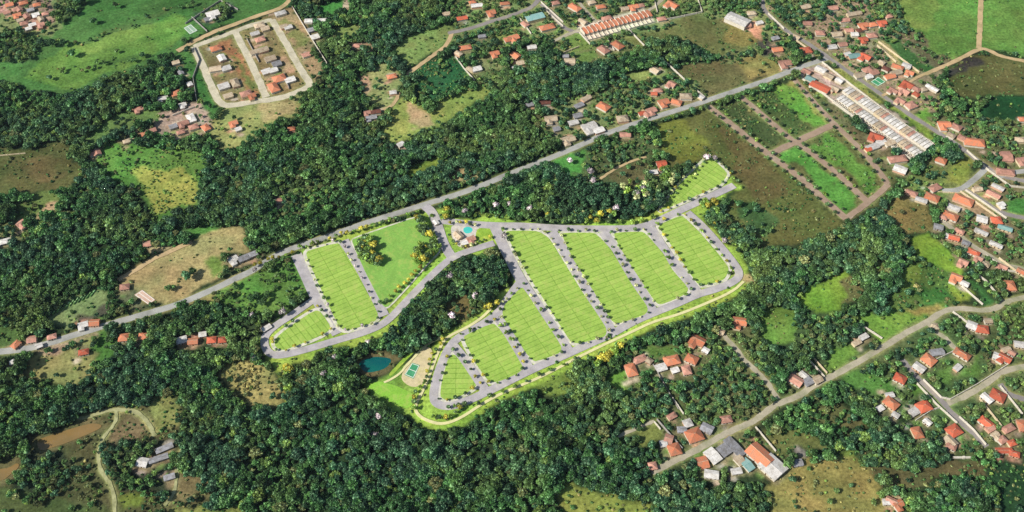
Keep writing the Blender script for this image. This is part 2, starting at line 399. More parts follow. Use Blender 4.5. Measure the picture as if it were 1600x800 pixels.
 ([(1470,500),(1492,492),(1505,508),(1485,515)], (74,122,56), .1, .1),
 ([(1385,530),(1480,485),(1600,470),(1600,720),(1500,716),(1420,650),(1340,610),(1320,585)], (84,104,60), .5, .5),
 ([(1320,592),(1345,578),(1370,585),(1400,600),(1380,622),(1345,615)], (84,138,60), .03, .25),
 ([(1462,582),(1500,556),(1525,566),(1520,580),(1484,602),(1470,598)], (98,138,62), .0, .2),
 ([(1412,598),(1428,595),(1440,612),(1425,622)], (92,140,58), .0, .1),
 ([(1330,690),(1345,680),(1400,690),(1400,715),(1340,720)], (74,90,54), .6, .4),
 ([(1200,668),(1230,668),(1290,686),(1322,700),(1262,708),(1225,714),(1206,690)], (104,118,62), .03, .5),
 ([(1250,640),(1320,630),(1350,660),(1320,680),(1270,660)], (106,112,66), .35, .5),
 ([(1308,708),(1336,704),(1332,724),(1312,722)], (120,142,62), .0, .3),
 ([(1208,735),(1262,726),(1330,722),(1364,738),(1376,784),(1350,800),(1196,800),(1198,760)], (148,140,76), .02, .4),
 ([(1350,732),(1400,724),(1520,716),(1530,742),(1460,758),(1400,756)], (104,98,62), .03, .7),
 ([(1528,716),(1600,708),(1600,800),(1560,800),(1538,770)], (38,74,42), .12, .9),
 ([(1380,770),(1410,770),(1412,796),(1384,796)], (176,150,110), .1, .4),
 ([(1240,712),(1262,712),(1262,728),(1240,730)], (150,146,136), .0, .3),
 # middle-lower suburb
 ([(980,560),(1020,545),(1100,520),(1160,495),(1180,520),(1215,620),(1190,648),(1075,712),(1080,760),(1230,735),(1215,700),(1180,665),(1030,745),(1035,690),(1020,650),(1000,620),(970,595)], (98,108,66), .6, .5),
 ([(940,602),(955,582),(975,580),(998,612),(960,606)], (106,154,60), .0, .1),
 ([(1012,550),(1040,540),(1050,552),(1020,566)], (92,134,60), .0, .2),
 ([(1000,668),(1026,656),(1034,690),(1014,700)], (126,132,66), .02, .3),
 ([(1044,655),(1062,640),(1068,655),(1050,668)], (106,130,62), .1, .2),
 ([(820,600),(880,580),(900,600),(850,618)], (124,150,64), .2, .4),
 ([(868,768),(885,752),(925,762),(960,772),(1012,784),(1012,800),(880,800)], (140,150,68), .0, .7),
 # left
 ([(185,432),(235,408),(300,378),(336,354),(372,348),(392,362),(384,386),(356,402),(345,430),(292,466),(256,476),(206,470)], (172,160,104), .0, .1),
 ([(284,360),(330,350),(352,353),(304,376)], (88,150,66), .0, .05),
 ([(318,405),(350,398),(350,420),(330,432)], (112,148,66), .0, .1),
 ([(232,385),(262,370),(278,352),(282,372),(262,388),(240,402)], (176,166,120), .05, .2),
 ([(262,352),(300,348),(276,382),(250,380)], (74,108,58), .4, .4),
 ([(182,458),(210,448),(240,482),(205,484)], (110,112,80), .15, .3),
 ([(68,492),(146,452),(162,462),(150,480),(110,502),(90,508)], (128,150,92), .0, .2),
 ([(110,505),(160,470),(168,482),(130,504)], (96,92,76), .1, .2),
 ([(44,578),(70,548),(146,524),(152,590),(104,604),(62,592)], (150,148,88), .02, .2),
 ([(60,556),(150,530),(150,515),(130,512),(60,538)], (160,140,110), .1, .2),
 ([(0,516),(28,512),(26,546),(0,556)], (78,108,54), .05, .2),
 ([(150,515),(180,508),(180,545),(155,575),(150,560)], (92,144,64), .2, .4),
 ([(290,470),(350,446),(345,470),(300,480)], (140,142,80), .05, .3),
 ([(348,452),(400,418),(462,404),(482,455),(440,492),(400,492),(350,486)], (96,146,64), .25, .8),
 ([(370,440),(410,425),(420,450),(380,472)], (88,150,62), .0, .2),
 ([(345,590),(368,560),(400,562),(432,590),(446,618),(428,636),(388,630),(365,616)], (150,148,86), .05, 1.0),
 # scrubland lower left
 ([(0,742),(52,706),(100,700),(150,682),(162,650),(212,640),(276,632),(284,690),(268,720),(290,735),(312,745),(322,784),(345,800),(0,800)], (84,84,52), .2, 1.0),
 ([(174,665),(205,655),(222,665),(225,690),(200,705),(165,705)], (118,108,74), .0, .6),
 ([(20,720),(60,705),(100,705),(110,745),(60,775),(10,770)], (52,62,44), .7, .5),
 ([(165,700),(270,690),(272,775),(200,760),(165,735)], (50,66,44), .55, .4),
 ([(180,772),(216,766),(226,796),(182,798)], (118,144,60), .0, .5),
 ([(225,624),(270,630),(280,660),(262,680),(240,680)], (122,134,72), .0, .7),
 ([(270,740),(320,740),(330,775),(300,785),(272,778)], (112,106,68), .1, .9),
 ([(0,770),(0,800),(180,800),(175,790),(60,786),(30,765)], (78,92,50), .02, .5),
 ([(272,792),(380,792),(380,800),(270,800)], (130,140,70), .0, .3),
 # the planned subdivision and its lime verges
 ([(463,398),(476,388),(532,372),(668,330),(690,322),(700,338),(760,335),(880,350),(985,348),(1030,330),(1108,248),(1158,290),(1120,318),(1092,334),(1165,420),(1164,440),(1110,474),(1000,512),(900,562),(790,618),(716,660),(690,666),(655,656),(645,640),(668,600),(690,545),(712,522),(770,482),(785,462),(805,448),(798,420),(780,385),(735,395),(700,415),(655,470),(612,515),(536,545),(430,578),(404,530),(420,515),(494,470)], (158,192,74), .0, .2),
 ([(566,604),(590,590),(650,560),(680,540),(672,600),(652,640),(636,646),(600,634)], (128,178,70), .0, .0),
 ([(430,570),(452,566),(452,600),(460,630),(448,625),(440,600)], (150,168,70), .2, .6),
 ([(700,470),(722,455),(742,480),(718,505)], (116,112,64), .2, .5),
 ([(1140,430),(1160,428),(1180,440),(1170,456),(1150,456)], (196,180,120), .0, .2),
]
def calm(c):
    r, g, b_ = c; l = (r+g+b_)/3; k = .1
    r, g, b_ = r*(1-k)+l*k, g*(1-k)+l*k, b_*(1-k)+l*k
    if g > 1.2*r and g > 110: q = .9; return (r*q*1.04, g*q, b_*q*.98)
    return (r*.96, g*.95, b_*.95)
for p, c, t, s in REG:
    if t >= .3 and t < 1: t = min(.85, t*1.45)
    region(p, calm(c), t, s)

# ---- roads: (name, material, width in metres, points, label, margin kept free of trees)
def wpts(pts): return [G(*ext(p)) for p in pts]
ROADS = [
 ('main_road','asphalt',6.8,[(0,556),(30,548),(75,537),(120,522),(160,510),(190,501),(240,487),(280,475),(325,456),(375,432),(400,420),(432,397),(475,382),(525,365),(575,347),(625,332),(670,317),(712,305),(760,287),(800,270),(850,251),(900,230),(950,207),(975,199),(1025,182),(1075,167),(1125,150),(1200,125),(1250,105),(1295,90)],'long grey two lane road crossing the whole valley diagonally',1.8),
 ('road','grey_road',5.6,[(1180,0),(1192,14),(1200,22),(1232,52),(1262,67),(1295,90),(1325,112),(1355,132),(1380,150),(1415,175),(1450,197),(1487,220),(1510,237),(1540,260),(1570,280),(1600,296)],'straight grey road passing the twin white terraces',2),
 ('road','asphalt',6,[(1542,262),(1515,287),(1497,298),(1472,298)],'short grey side road beside the olive field',2),
 ('road','asphalt',6,[(1562,276),(1580,268),(1600,260)],'short grey side road at the right edge',2),
 ('road','pale_road',5.4,[(1018,738),(1050,722),(1075,710),(1100,697),(1125,682),(1150,670),(1175,660),(1192,647),(1215,630),(1250,618),(1270,602),(1312,582),(1350,560),(1380,542),(1412,522),(1450,502),(1475,485),(1500,481),(1550,487),(1575,467),(1600,447)],'pale dirt road winding between the lower houses',1.0),
 ('road','pale_road',4.5,[(1122,510),(1137,532),(1152,547),(1160,560),(1182,580),(1200,598),(1215,624)],'narrow pale lane through the trees',.6),
 ('road','pale_road',5.4,[(1600,560),(1570,575),(1547,596),(1507,620),(1480,630)],'pale road reaching the right edge',2.5),
 ('road','grey_road',5,[(1410,562),(1428,585),(1450,606),(1470,625),(1487,645),(1507,665),(1525,680),(1542,698)],'grey street between two pale walls',1.5),
 ('road','grey_road',5,[(1562,600),(1580,622),(1600,642)],'short walled street near the right edge',1.5),
 ('road','grey_road',5,[(1507,295),(1540,316),(1572,338),(1600,356)],'grey walled street above the orange roofed yard',1.5),
 ('road','pale_road',5,[(1472,345),(1487,357),(1525,388),(1550,402),(1575,418),(1600,438)],'pale street lined by small houses',1.5),
 ('road','pale_road',4.5,[(1450,504),(1460,518),(1477,527),(1487,540),(1500,550)],'curved pale driveway',1.5),
 ('road','track',6,[(277,80),(325,53),(362,40),(400,25),(455,8),(480,0)],'pinkish road along the top of the small estate',1.5),
 ('road','estate_street',8,[(303,73),(320,110),(333,140),(345,165),(365,165),(400,158),(425,156),(450,150),(478,138),(486,131),(475,118),(450,73),(425,31)],'pale loop street round the small estate',1),
 ('road','estate_street',7,[(303,73),(367,49),(400,37),(425,31)],'pale street inside the top of the estate',1),
 ('road','estate_street',8,[(367,49),(383,80),(400,114),(416,152)],'pale middle street of the small estate',1),
 ('road','track',5,[(635,117),(668,93),(700,70),(706,50)],'straight pale track beside a meadow',1.5),
 ('road','grey_road',5.5,[(700,52),(730,46),(760,36),(800,24),(845,6),(856,0)],'grey street under the uppermost roofs',1.5),
 ('road','grey_road',5,[(846,6),(868,30),(885,47),(905,50)],'short grey street beside the teal roof',1.5),
 ('road','pale_road',4.5,[(862,66),(890,52),(937,37),(985,24),(1030,12),(1070,0)],'pale lane behind the orange terrace',1.5),
 ('road','pale_road',4,[(905,4),(932,35)],'short pale lane down to the orange terrace',1.5),
 ('road','track',4,[(622,145),(621,155),(612,166),(598,172)],'curved sandy drive in the clearing',1.5),
 ('road','track',5,[(1600,110),(1570,92),(1541,76),(1528,77),(1500,92),(1470,106),(1445,116)],'sandy farm track below the green fields',1),
 ('road','track',6,[(1534,0),(1532,30),(1529,76)],'straight sandy track splitting the green fields',.5),
 ('road','track',3.5,[(1460,110),(1435,120),(1410,135),(1378,150)],'pale lane between the small houses',1),
 ('road','dirt_road',7,[(1107,166),(1150,200),(1200,241),(1250,277),(1282,307),(1322,342)],'brown unpaved street beside the olive scrub',1.5),
 ('road','dirt_road',6.5,[(1157,151),(1200,187),(1240,222),(1255,229),(1307,270),(1335,297),(1357,317)],'brown unpaved street through the empty lots',1.5),
 ('road','dirt_road',6,[(1242,125),(1270,158),(1298,188),(1316,205),(1355,243),(1388,288)],'brown unpaved street next to the white terraces',1.5),
 ('road','dirt_road',7.5,[(1200,243),(1222,232),(1250,219),(1280,205),(1305,194)],'brown cross street of the empty lots',1.5),
 ('road','dirt_road',6,[(1322,342),(1345,325),(1365,310),(1388,288)],'brown street closing the empty lots',1.5),
 ('path','path_pale',3.5,[(120,654),(140,652),(162,642),(187,640),(212,642),(227,655),(236,668),(242,682)],'pale arched footpath in the scrub',.5),
 ('path','path_pale',3,[(182,642),(182,660),(162,682),(154,707),(155,732),(170,752),(180,772),(182,800)],'winding pale path down to the picture base',.5),
 ('path','path_pale',3,[(285,700),(277,730),(275,755),(272,772),(257,790)],'faint path beside the lower wood',.5),
 ('path','path_pale',3,[(880,635),(880,634)],'',0),
 ('path','track',3,[(1010,245),(985,252),(955,268),(938,280)],'thin track through the orchard',.5),
 ('path','pale_road',3,[(965,682),(990,672),(1022,658)],'pale path at the edge of the wood',.5),
 ('path','track',5,[(185,438),(215,420),(245,402),(268,392),(300,378)],'sandy drive across the dry meadow',.5),
]
SUB = [  # streets of the planned subdivision
 (9.5,[(664,322),(676,332),(684,352),(694,384),(706,402)]),
 (10.5,[(463,398),(478,430),(492,462),(510,492),(528,522)]),
 (10,[(537,376),(555,410),(580,455),(600,494)]),
 (7.2,[(494,466),(460,490),(432,508),(418,520),(412,532),(416,548),(428,556),(450,554),(490,543),(530,531),(575,518),(602,505),(622,485),(650,455),(680,425),(706,402),(740,390),(772,380)]),
 (8.2,[(690,345),(730,350),(775,353),(820,353),(870,357),(940,358),(1000,357),(1030,345),(1060,330),(1100,312),(1147,290)]),
 (10,[(772,353),(782,375),(795,402),(812,436),(850,492),(890,552)]),
 (10,[(862,362),(885,398),(920,455),(958,524)]),
 (10,[(942,362),(965,395),(1000,450),(1020,488)]),
 (10,[(1016,356),(1040,395),(1090,458)]),
 (7.6,[(1074,332),(1100,355),(1130,390),(1152,418),(1156,430),(1148,440),(1120,452),(1090,460),(1060,474),(1022,489),(985,505),(955,523),(925,536),(888,553),(830,578),(775,606),(735,625),(705,636),(684,633),(676,622),(682,590),(697,550),(712,530),(740,515),(775,494),(792,468),(812,442)]),
 (8.5,[(778,497),(800,530),(828,578)]),
 (8.5,[(708,540),(725,560),(758,610)]),
]
def mark_line(P, w, c=None, tree=0.0, shrub=0.0):
    L, Rr = ribbon_poly(P, w)
    for i in range(len(P)-1):
        region([L[i], L[i+1], Rr[i+1], Rr[i]], c, tree, shrub, 0.0, True)
zoff = [0.06]
def ribbon(name, P, w, mat, th=None, base=0.0, rough=0):
    zoff[0] += .012; z = zoff[0] if th is None else th
    L, Rr = ribbon_poly(P, w)
    if rough:
        N_ = (L-Rr)/w; L = L+N_*rng.uniform(-rough, rough, (len(P), 1)); Rr = Rr+N_*rng.uniform(-rough, rough, (len(P), 1))
    n = len(P); V = []; Fc = []
    for i in range(n):
        V += [(L[i][0],L[i][1],base),(L[i][0],L[i][1],z),(Rr[i][0],Rr[i][1],z),(Rr[i][0],Rr[i][1],base)]
    for i in range(n-1):
        a = 4*i; b = a+4
        Fc += [(a,a+1,b+1,b),(a+1,a+2,b+2,b+1),(a+2,a+3,b+3,b+2)]
    return link(name, mesh_np(name, V, Fc, mat))
for name, mt, w, pts, lab, mg in ROADS:
    if not lab: continue
    P = smooth(wpts(pts), 2)
    mark_line(P, w+2.4, (140,144,92) if mt != 'track' else None, None, .1); mark_line(P, w+2*mg, None, 0.0, 0.0)
    P = P.copy()
    d = np.repeat(np.linspace(0, 1, 1), 1); Q = [P[0]]
    for i in range(len(P)-1):
        m_ = max(1, int(np.linalg.norm(P[i+1]-P[i])/4)); Q += [P[i]+(P[i+1]-P[i])*(j+1)/m_ for j in range(m_)]
    tag(ribbon(name, np.array(Q), w, M[mt], rough=.22 if mt == 'asphalt' else .5), lab, kind='structure')
mp = smooth(wpts(ROADS[0][3]), 2)
for w, pts in SUB:
    P = smooth(wpts(pts), 2); mark_line(P, w+5, None, 0, 0)
    tag(ribbon('street', P, w, M['asphalt_new']), 'lilac grey street of the planned lawn blocks', kind='structure')

# ---------------------------------------------------------------- lawn blocks with pavements
def chaik(P, r=.12, it=2):
    P = np.array(P, float)
    for _ in range(it):
        Q = []
        for i in range(len(P)):
            a, b = P[i], P[(i+1) % len(P)]; L = np.linalg.norm(b-a); t = min(.28, 3.0/max(L, .01)) if _ == 0 else .25
            Q += [a*(1-t)+b*t, a*t+b*(1-t)]
        P = np.array(Q)
    return P
def ccw(P):
    a = sum(P[i][0]*P[(i+1)%len(P)][1]-P[(i+1)%len(P)][0]*P[i][1] for i in range(len(P)))
    return P if a > 0 else P[::-1]
def offset(P, d):
    P = ccw(np.array(P)); n = len(P); out = []
    for i in range(n):
        a, b, c = P[i-1], P[i], P[(i+1) % n]
        e1 = (b-a)/(np.linalg.norm(b-a)+1e-9); e2 = (c-b)/(np.linalg.norm(c-b)+1e-9)
        n1 = np.array([e1[1], -e1[0]]); n2 = np.array([e2[1], -e2[0]]); m = n1+n2; m /= np.linalg.norm(m)+1e-9
        out.append(b + m*d/max(.5, m @ n1))
    return np.array(out)
def lawnmat(name, c1, c2, halfw, lot, lines=True):
    m, nt, ns, ls, b = newmat(name)
    tc = nt.nodes.new('ShaderNodeTexCoord').outputs['Object']
    br = nt.nodes.new('ShaderNodeTexBrick'); br.offset = 0; br.squash = 1
    br.inputs['Color1'].default_value = (*lin(c1), 1); br.inputs['Color2'].default_value = (*lin(c2), 1)
    br.inputs['Mortar'].default_value = (*lin((122,156,62)), 1); br.inputs['Scale'].default_value = 1
    br.inputs['Mortar Size'].default_value = .42; br.inputs['Mortar Smooth'].default_value = .3; br.inputs['Bias'].default_value = 0
    br.inputs['Brick Width'].default_value = halfw; br.inputs['Row Height'].default_value = lot
    ls.new(tc, br.inputs['Vector'])
    n1 = noise(nt, .05, 6, .68, tc); n2 = noise(nt, .7, 4, .75, tc)
    col = br.outputs[0] if lines else mix(nt, n1.outputs[0], lin(c1), lin(c2))
    col = mul(nt, col, ramp(nt, n1.outputs[0], .88, 1.12)); col = mul(nt, col, ramp(nt, n2.outputs[0], .84, 1.16))
    n5 = noise(nt, .11, 4, .7, tc); col = mix(nt, ramp(nt, n5.outputs[0], 0, .75, .5, .7), col, lin((170,182,98)))
    ls.new(col, b.inputs['Base Color']); b.inputs['Roughness'].default_value = .95; b.inputs['Specular IOR Level'].default_value = .1
    return m
BLOCKS = [
 ('longest lawn block', [(788,361),(840,361),(858,372),(875,400),(910,457),(948,513),(947,527),(902,538),(890,533),(857,480),(825,430),(808,400)]),
 ('second long lawn block', [(876,364),(930,364),(955,390),(987,445),(1013,481),(1010,492),(965,507),(955,502),(930,460),(895,405)]),
 ('third lawn block', [(957,364),(1006,362),(1037,397),(1050,422),(1078,453),(1065,464),(1032,477),(1024,473),(992,425),(970,390)]),
 ('lawn block nearest the eastern corner', [(1027,353),(1065,336),(1090,360),(1120,394),(1140,420),(1132,438),(1100,447),(1090,445),(1064,407),(1045,378)]),
 ('pointed lawn block beside the olive scrub', [(1106,246),(1112,247),(1138,272),(1126,289),(1085,308),(1050,323),(1029,331),(1062,288)]),
 ('tapering lawn block left of the longest one', [(816,447),(845,492),(878,542),(876,552),(834,567),(800,525),(784,492),(788,476)]),
 ('lawn block above the bottom street', [(722,526),(772,504),(800,540),(818,574),(812,583),(778,598),(762,596),(742,566)]),
 ('small triangular lawn block near the playground', [(709,552),(724,568),(748,600),(735,611),(705,627),(687,623),(690,597),(700,560)]),
 ('left hand long lawn block', [(477,393),(530,379),(560,430),(592,492),(586,504),(542,518),(530,512),(505,460),(482,408)]),
 ('small lawn block inside the loop street', [(432,527),(465,502),(496,483),(506,494),(519,514),(500,526),(445,548),(434,546),(428,538)]),
]
block_edges = []
for k, (nm, pts) in enumerate(BLOCKS):
    P = ccw(np.array(wpts(pts))); Pc = chaik(P); c = P.mean(0)
    # longest direction
    d0 = P - c; w_, v_ = np.linalg.eigh(d0.T @ d0); ax = v_[:, 1]
    ang = math.atan2(ax[1], ax[0]) - math.pi/2
    ca, sa = math.cos(-ang), math.sin(-ang); Rm = np.array([[ca, -sa], [sa, ca]])
    loc = (Pc - c) @ Rm.T
    wid = loc[:, 0].max() - loc[:, 0].min()
    if k == 4: wid = 500
    mb = MB(); mb.prism(loc, .05, .62)
    lm = lawnmat('lawn_'+str(k), (160,190,88), (148,181,80), wid/2 if k != 4 else 300, 5.2)
    mb.build('lawn', lm, None, (c[0], c[1], 0), ang)
    tag(bpy.context.scene.objects[-1] if False else COL.objects[-1], 'bright green ' + nm + ' marked into plots', kind='structure')
    mb = MB(); mb.prism(offset(Pc, 3.1), .03, .52)
    tag(mb.build('pavement', M['sidewalk']), 'pale pavement round the ' + nm, kind='structure')
    region(offset(P, 3), None, 0, 0, 0, True)
    block_edges.append((nm, offset(P, 1.3)))
# park block
P = ccw(np.array(wpts([(548,375),(600,357),(652,339),(664,350),(688,392),(668,412),(635,450),(605,482),(598,478),(572,428)])))
c = P.mean(0); mb = MB(); mb.prism(chaik(P)-c, .05, .62)
tag(mb.build('lawn', lawnmat('park_lawn', (134,178,84), (124,170,76), 40, 40, False), None, (*c, 0)), 'wide open park lawn between shrub borders', kind='structure')
region(offset(P, 2), None, 0, 0, 0, True)
mb = MB(); mb.prism(offset(chaik(P), 1.6), .03, .5); tag(mb.build('pavement', M['sidewalk']), 'pale pavement round the park lawn', kind='structure')
P = ccw(np.array(wpts([(572,604),(590,595),(620,603),(652,618),(640,640),(616,632)]))); c = P.mean(0)
mb = MB(); mb.prism(chaik(P)-c, .02, .3); tag(mb.build('lawn', lawnmat('play_lawn', (140,190,72), (130,184,64), 40, 40, False), None, (*c, 0)), 'lime green sports lawn beside the wood', kind='structure')

# yellow promenade
prom = smooth(wpts([(1162,440),(1145,456),(1100,476),(1060,492),(1020,503),(985,520),(950,536),(900,560),(860,582),(830,596),(790,612),(755,630),(720,654),(692,664),(668,658),(652,648),(648,636),(656,620),(664,604),(672,585),(680,562),(690,538),(700,526),(730,512),(752,498),(768,482)]), 2)
mark_line(prom, 12, (152,182,76), 0, .3); mark_line(prom, 5, None, 0, 0)
tag(ribbon('path', prom, 2.6, M['path_yellow']), 'pale yellow promenade following the lower edge of the lawns', kind='structure')
def flat(name, pts, mat, z, label, world=False, edge=True):
    P = ccw(np.array(pts if world else wpts(pts))); c = P.mean(0); mb = MB(); mb.prism((chaik(P) if edge else P)-c, -.2, z)
    o = mb.build(name, mat, None, (*c, 0)); region(offset(P, 4 if name == 'pond' else 1.5), (104,98,66) if name == 'pond' else None, 0, 0 if name != 'pond' else .6, .5, True)
    if name == 'pond': region(offset(P, 1.2), None, 0, 0, 0, True)
    return tag(o, label, kind='structure')
flat('plaza', [(625,592),(634,572),(648,556),(664,541),(677,546),(672,572),(662,602),(642,606)], M['sand'], .25, 'sandy playground square')
flat('plaza', [(704,352),(742,353),(758,362),(745,378),(718,388),(706,372)], M['paving'], .3, 'pale clubhouse terrace')
flat('garden_bed', [(745,356),(766,358),(774,366),(752,384),(742,378)], M['verge'], .33, 'lime garden wedge beside the clubhouse terrace')
flat('pool', [(722,356),(736,354),(740,362),(727,367)], M['pool'], .36, 'turquoise swimming pool on the clubhouse terrace')
flat('pond', [(560,566),(572,560),(588,557),(614,560),(606,574),(590,580),(572,583),(563,575)], M['pond_teal'], .05, 'dark teal pond in the wood')
flat('pond', [(56,688),(80,680),(105,672),(132,664),(150,661),(163,666),(142,677),(122,685),(100,694),(80,700),(62,706)], M['pond_brown'], .3, 'elongated ochre muddy pond')
flat('pond', [(0,745),(14,732),(28,722),(31,730),(16,742),(4,752)], M['pond_brown'], .3, 'small ochre pool at the left edge')
def court(pts, mat, label, z=.4):
    P = ccw(np.array(wpts(pts))); c = P.mean(0)
    o = flat('sports_court', pts, mat, z, None, edge=False)
    for kk in list(o.keys()): del o[kk]
    tag(o, label, 'court')
    Q = P - c; mb = MB()
    q = [tuple(.88*p) for p in Q]
    def seg(a, b, w=.5):
        a, b = Vector((*a, 0)), Vector((*b, 0)); d = (b-a).normalized(); n = Vector((-d.y, d.x, 0))*w/2
        mb.prism([(a+n)[:2], (a-n)[:2], (b-n)[:2], (b+n)[:2]], z, z+.012)
    for i in range(4): seg(q[i], q[(i+1) % 4])
    zz = z
    mid = lambda a, b: ((a[0]+b[0])/2, (a[1]+b[1])/2)
    mb2 = MB(); a, b = Vector((*mid(q[0], q[1]), 0)), Vector((*mid(q[2], q[3]), 0)); 
    mb.build('court_marking', M['line'], o)
    d = (b-a).normalized(); n = Vector((-d.y, d.x, 0))*.25
    mb2.prism([(a+n)[:2], (a-n)[:2], (b-n)[:2], (b+n)[:2]], z, z+.03); mb2.build('centre_line', M['line'], o)
tag(ribbon('path', smooth(wpts([(600,598),(622,588),(640,566),(655,550),(672,535),(690,528)]), 2), 2.2, M['path_yellow'], rough=.3), 'pale path round the playground square', kind='structure')
flat('garden_bed', [(612,588),(632,566),(650,548),(644,546),(628,562),(606,586)], M['verge'], .2, 'grass terrace between pond and playground')
court([(632,586),(644,567),(656,571),(646,592)], M['court'], 'green sports court on the sandy playground')
court([(287,44),(298,38),(309,48),(297,54)], M['court_pale'], 'pale tennis court beside the walled villa garden')
court([(1360,128),(1372,120),(1384,128),(1372,135)], M['court'], 'small teal court among houses by the lane junction', .3)
court([(210,461),(222,453),(243,469),(232,476)], M['court_clay'], 'sand coloured court beside the diagonal road')

# ---------------------------------------------------------------- houses
PROTO_PARTS = {}
def house(u, v, L=13, Wd=9, ang=27, col='o', kind='hip', h=3.2, detail=None, wall=None):
    """dwelling: wall box, pitched roof, optional door and windows; (u, v) marks the roof centre in the photograph"""
    k_ = .78 if v < 330 else .68
    if 300 < u < 500 and v < 160: k_ = .98
    if kind == 'ware': k_ = .9
    L, Wd = max(L, 8)*k_, max(Wd, 6.5)*k_; h = h*.9
    x, y = G(u, v, h+1)
    det = (v > 330) if detail is None else detail
    wm = wall or random.choice(['wall_white', 'wall_white', 'wall_cream', 'wall_pink'])
    if col in 'g': wm = 'wall_grey'
    nm = {'shed': 'shed', 'ware': 'warehouse'}.get(kind, 'house')
    root = link(nm, None, None, (x, y, 0), R(ang))
    a, b = L/2, Wd/2
    w = MB(); w.box(-a, a, -b, b, 0, h)
    hip = kind == 'hip'
    rise = min(Wd, L)*(.24 if kind == 'hip' else .22) if col not in 'wg' else min(Wd, L)*.12
    if kind in ('ware', 'shed'): rise = Wd*.1
    if not hip:
        w.face([(-a, -b, h), (-a, 0, h+rise), (-a, b, h)]); w.face([(a, b, h), (a, 0, h+rise), (a, -b, h)])
    if kind == 'ell':   # a wing turned at a right angle
        w.box(-a, -a+Wd*.8, -b-Wd*.6, -b-.01, 0, h)
    w.build('wall', M[wm], root)
    o_ = .5; A, B = a+o_, b+o_; z0 = h+.05; z1 = z0+rise*(1+o_/b); t = .18
    r = MB()
    def slab(x0_, x1_, y0_, y1_, rid, hipped, zz=z0, z1=z1):
        """roof over a rectangle with ridge along its long side"""
        lx, ly = x1_-x0_, y1_-y0_; ym = (y0_+y1_)/2
        ins = min(ly/2, lx/2-.3) if hipped else 0
        e = [(x0_, y0_, zz), (x1_, y0_, zz), (x1_, y1_, zz), (x0_, y1_, zz)]
        f = [(x0_+ins, ym, z1), (x1_-ins, ym, z1)]
        r.face([e[0], e[1], f[1], f[0]]); r.face([e[2], e[3], f[0], f[1]])
        if hipped: r.face([e[1], e[2], f[1]]); r.face([e[3], e[0], f[0]])
        dn = [(p[0], p[1], p[2]-t) for p in e]
        r.face(dn[::-1])
        for i in range(4):
            j = (i+1) % 4; r.face([dn[i], dn[j], e[j], e[i]])
        if not hipped:
            r.face([e[1], e[2], f[1]]); r.face([e[3], e[0], f[0]])
    slab(-A, A, -B, B, 'x', hip)
    if kind == 'ell':
        # wing roof with its ridge along y
        x0_, x1_ = -A, -a+Wd*.8+o_; y0_, y1_ = -b-Wd*.6-o_, 0; xm = (x0_+x1_)/2; zz = z0+.02; zr = z1*.93
        e = [(x0_, y0_, zz), (x1_, y0_, zz), (x1_, y1_, zz), (x0_, y1_, zz)]
        r.face([e[0], e[1], (xm, y0_+1.5, zr)]); r.face([e[1], e[2], (xm, y1_, zr), (xm, y0_+1.5, zr)]); r.face([e[3], e[0], (xm, y0_+1.5, zr), (xm, y1_, zr)])
    ro = r.build('roof', ROOF[col], root)
    if det and h < 6:
        cap = MB()
        ins = min(B, A-.3) if hip else 0
        cap.box(-A+ins, A-ins, -.16, .16, z1-.05, z1+.14); cap.build('ridge_cap', ROOF['c' if col in 'opr' else col], ro)
        ys_ = -b-.03 if kind != 'ell' else -b-.03
        def win(cx, side, wdt=1.3):
            m_ = MB(); yy = side*(b+.02)
            m_.box(cx-wdt/2-.1, cx+wdt/2+.1, min(yy, yy+side*.05), max(yy, yy+side*.05), 1.0, 2.3)
            f = m_.build('window', M['wall_white' if wm != 'wall_white' else 'wall_grey'], root)
            m_ = MB(); yy2 = yy+side*.055
            m_.box(cx-wdt/2, cx+wdt/2, min(yy2, yy2+side*.02), max(yy2, yy2+side*.02), 1.1, 2.2); m_.build('pane', M['glass'], f)
        xs_ = [a*.55, a*.05] if kind == 'ell' else [-a*.6, a*.6]
        for cx in xs_: win(cx, -1)
        win(-a*.4, 1)
        if kind != 'ell':
            m_ = MB(); m_.box(-.5, .5, -b-.08, -b-.02, 0, 2.15); m_.build('door', M['door'], root)
    elif det and nm == 'warehouse':
        m_ = MB(); m_.box(-2, 2, -b-.1, -b-.02, 0, min(4, h-.5)); m_.build('door', M['door'], root)
    # keep vegetation off the plot and lay a beaten yard round it
    ca, sa = math.cos(R(ang)), math.sin(R(ang))
    def rect(m1, m2): return [(x+ca*px-sa*py, y+sa*px+ca*py) for px, py in ((-a-m1, -b-m2), (a+m1, -b-m2), (a+m1, b+m1), (-a-m1, b+m1))]
    region(rect(1.6, 2.5), (132,124,92), None, None, .6, True); region(rect(2.0, 4.0), None, 0, None, 0, True); region(rect(1.0, 3.5), None, None, 0, 0, True)
    for _ in range(random.choice([1, 2, 2, 3])):
        qx, qy = random.uniform(-a-3, a+1), random.choice([-b-2.5, -b-4, b+2, b+3.5]); w1, w2 = random.uniform(1.2, 4.5), random.uniform(.8, 2.2)
        pc = random.choice([(205,188,165), (190,165,145), (180,172,160), (170,140,115), (200,150,125), (130,150,80), (110,145,75)])
        region([(x+ca*px-sa*py, y+sa*px+ca*py) for px, py in ((qx-w1, qy-w2), (qx+w1, qy-w2), (qx+w1, qy+w2), (qx-w1, qy+w2))], pc, None, None, .25, True)
    root['_c'] = col; root['_L'] = L
    return root
Z = {}
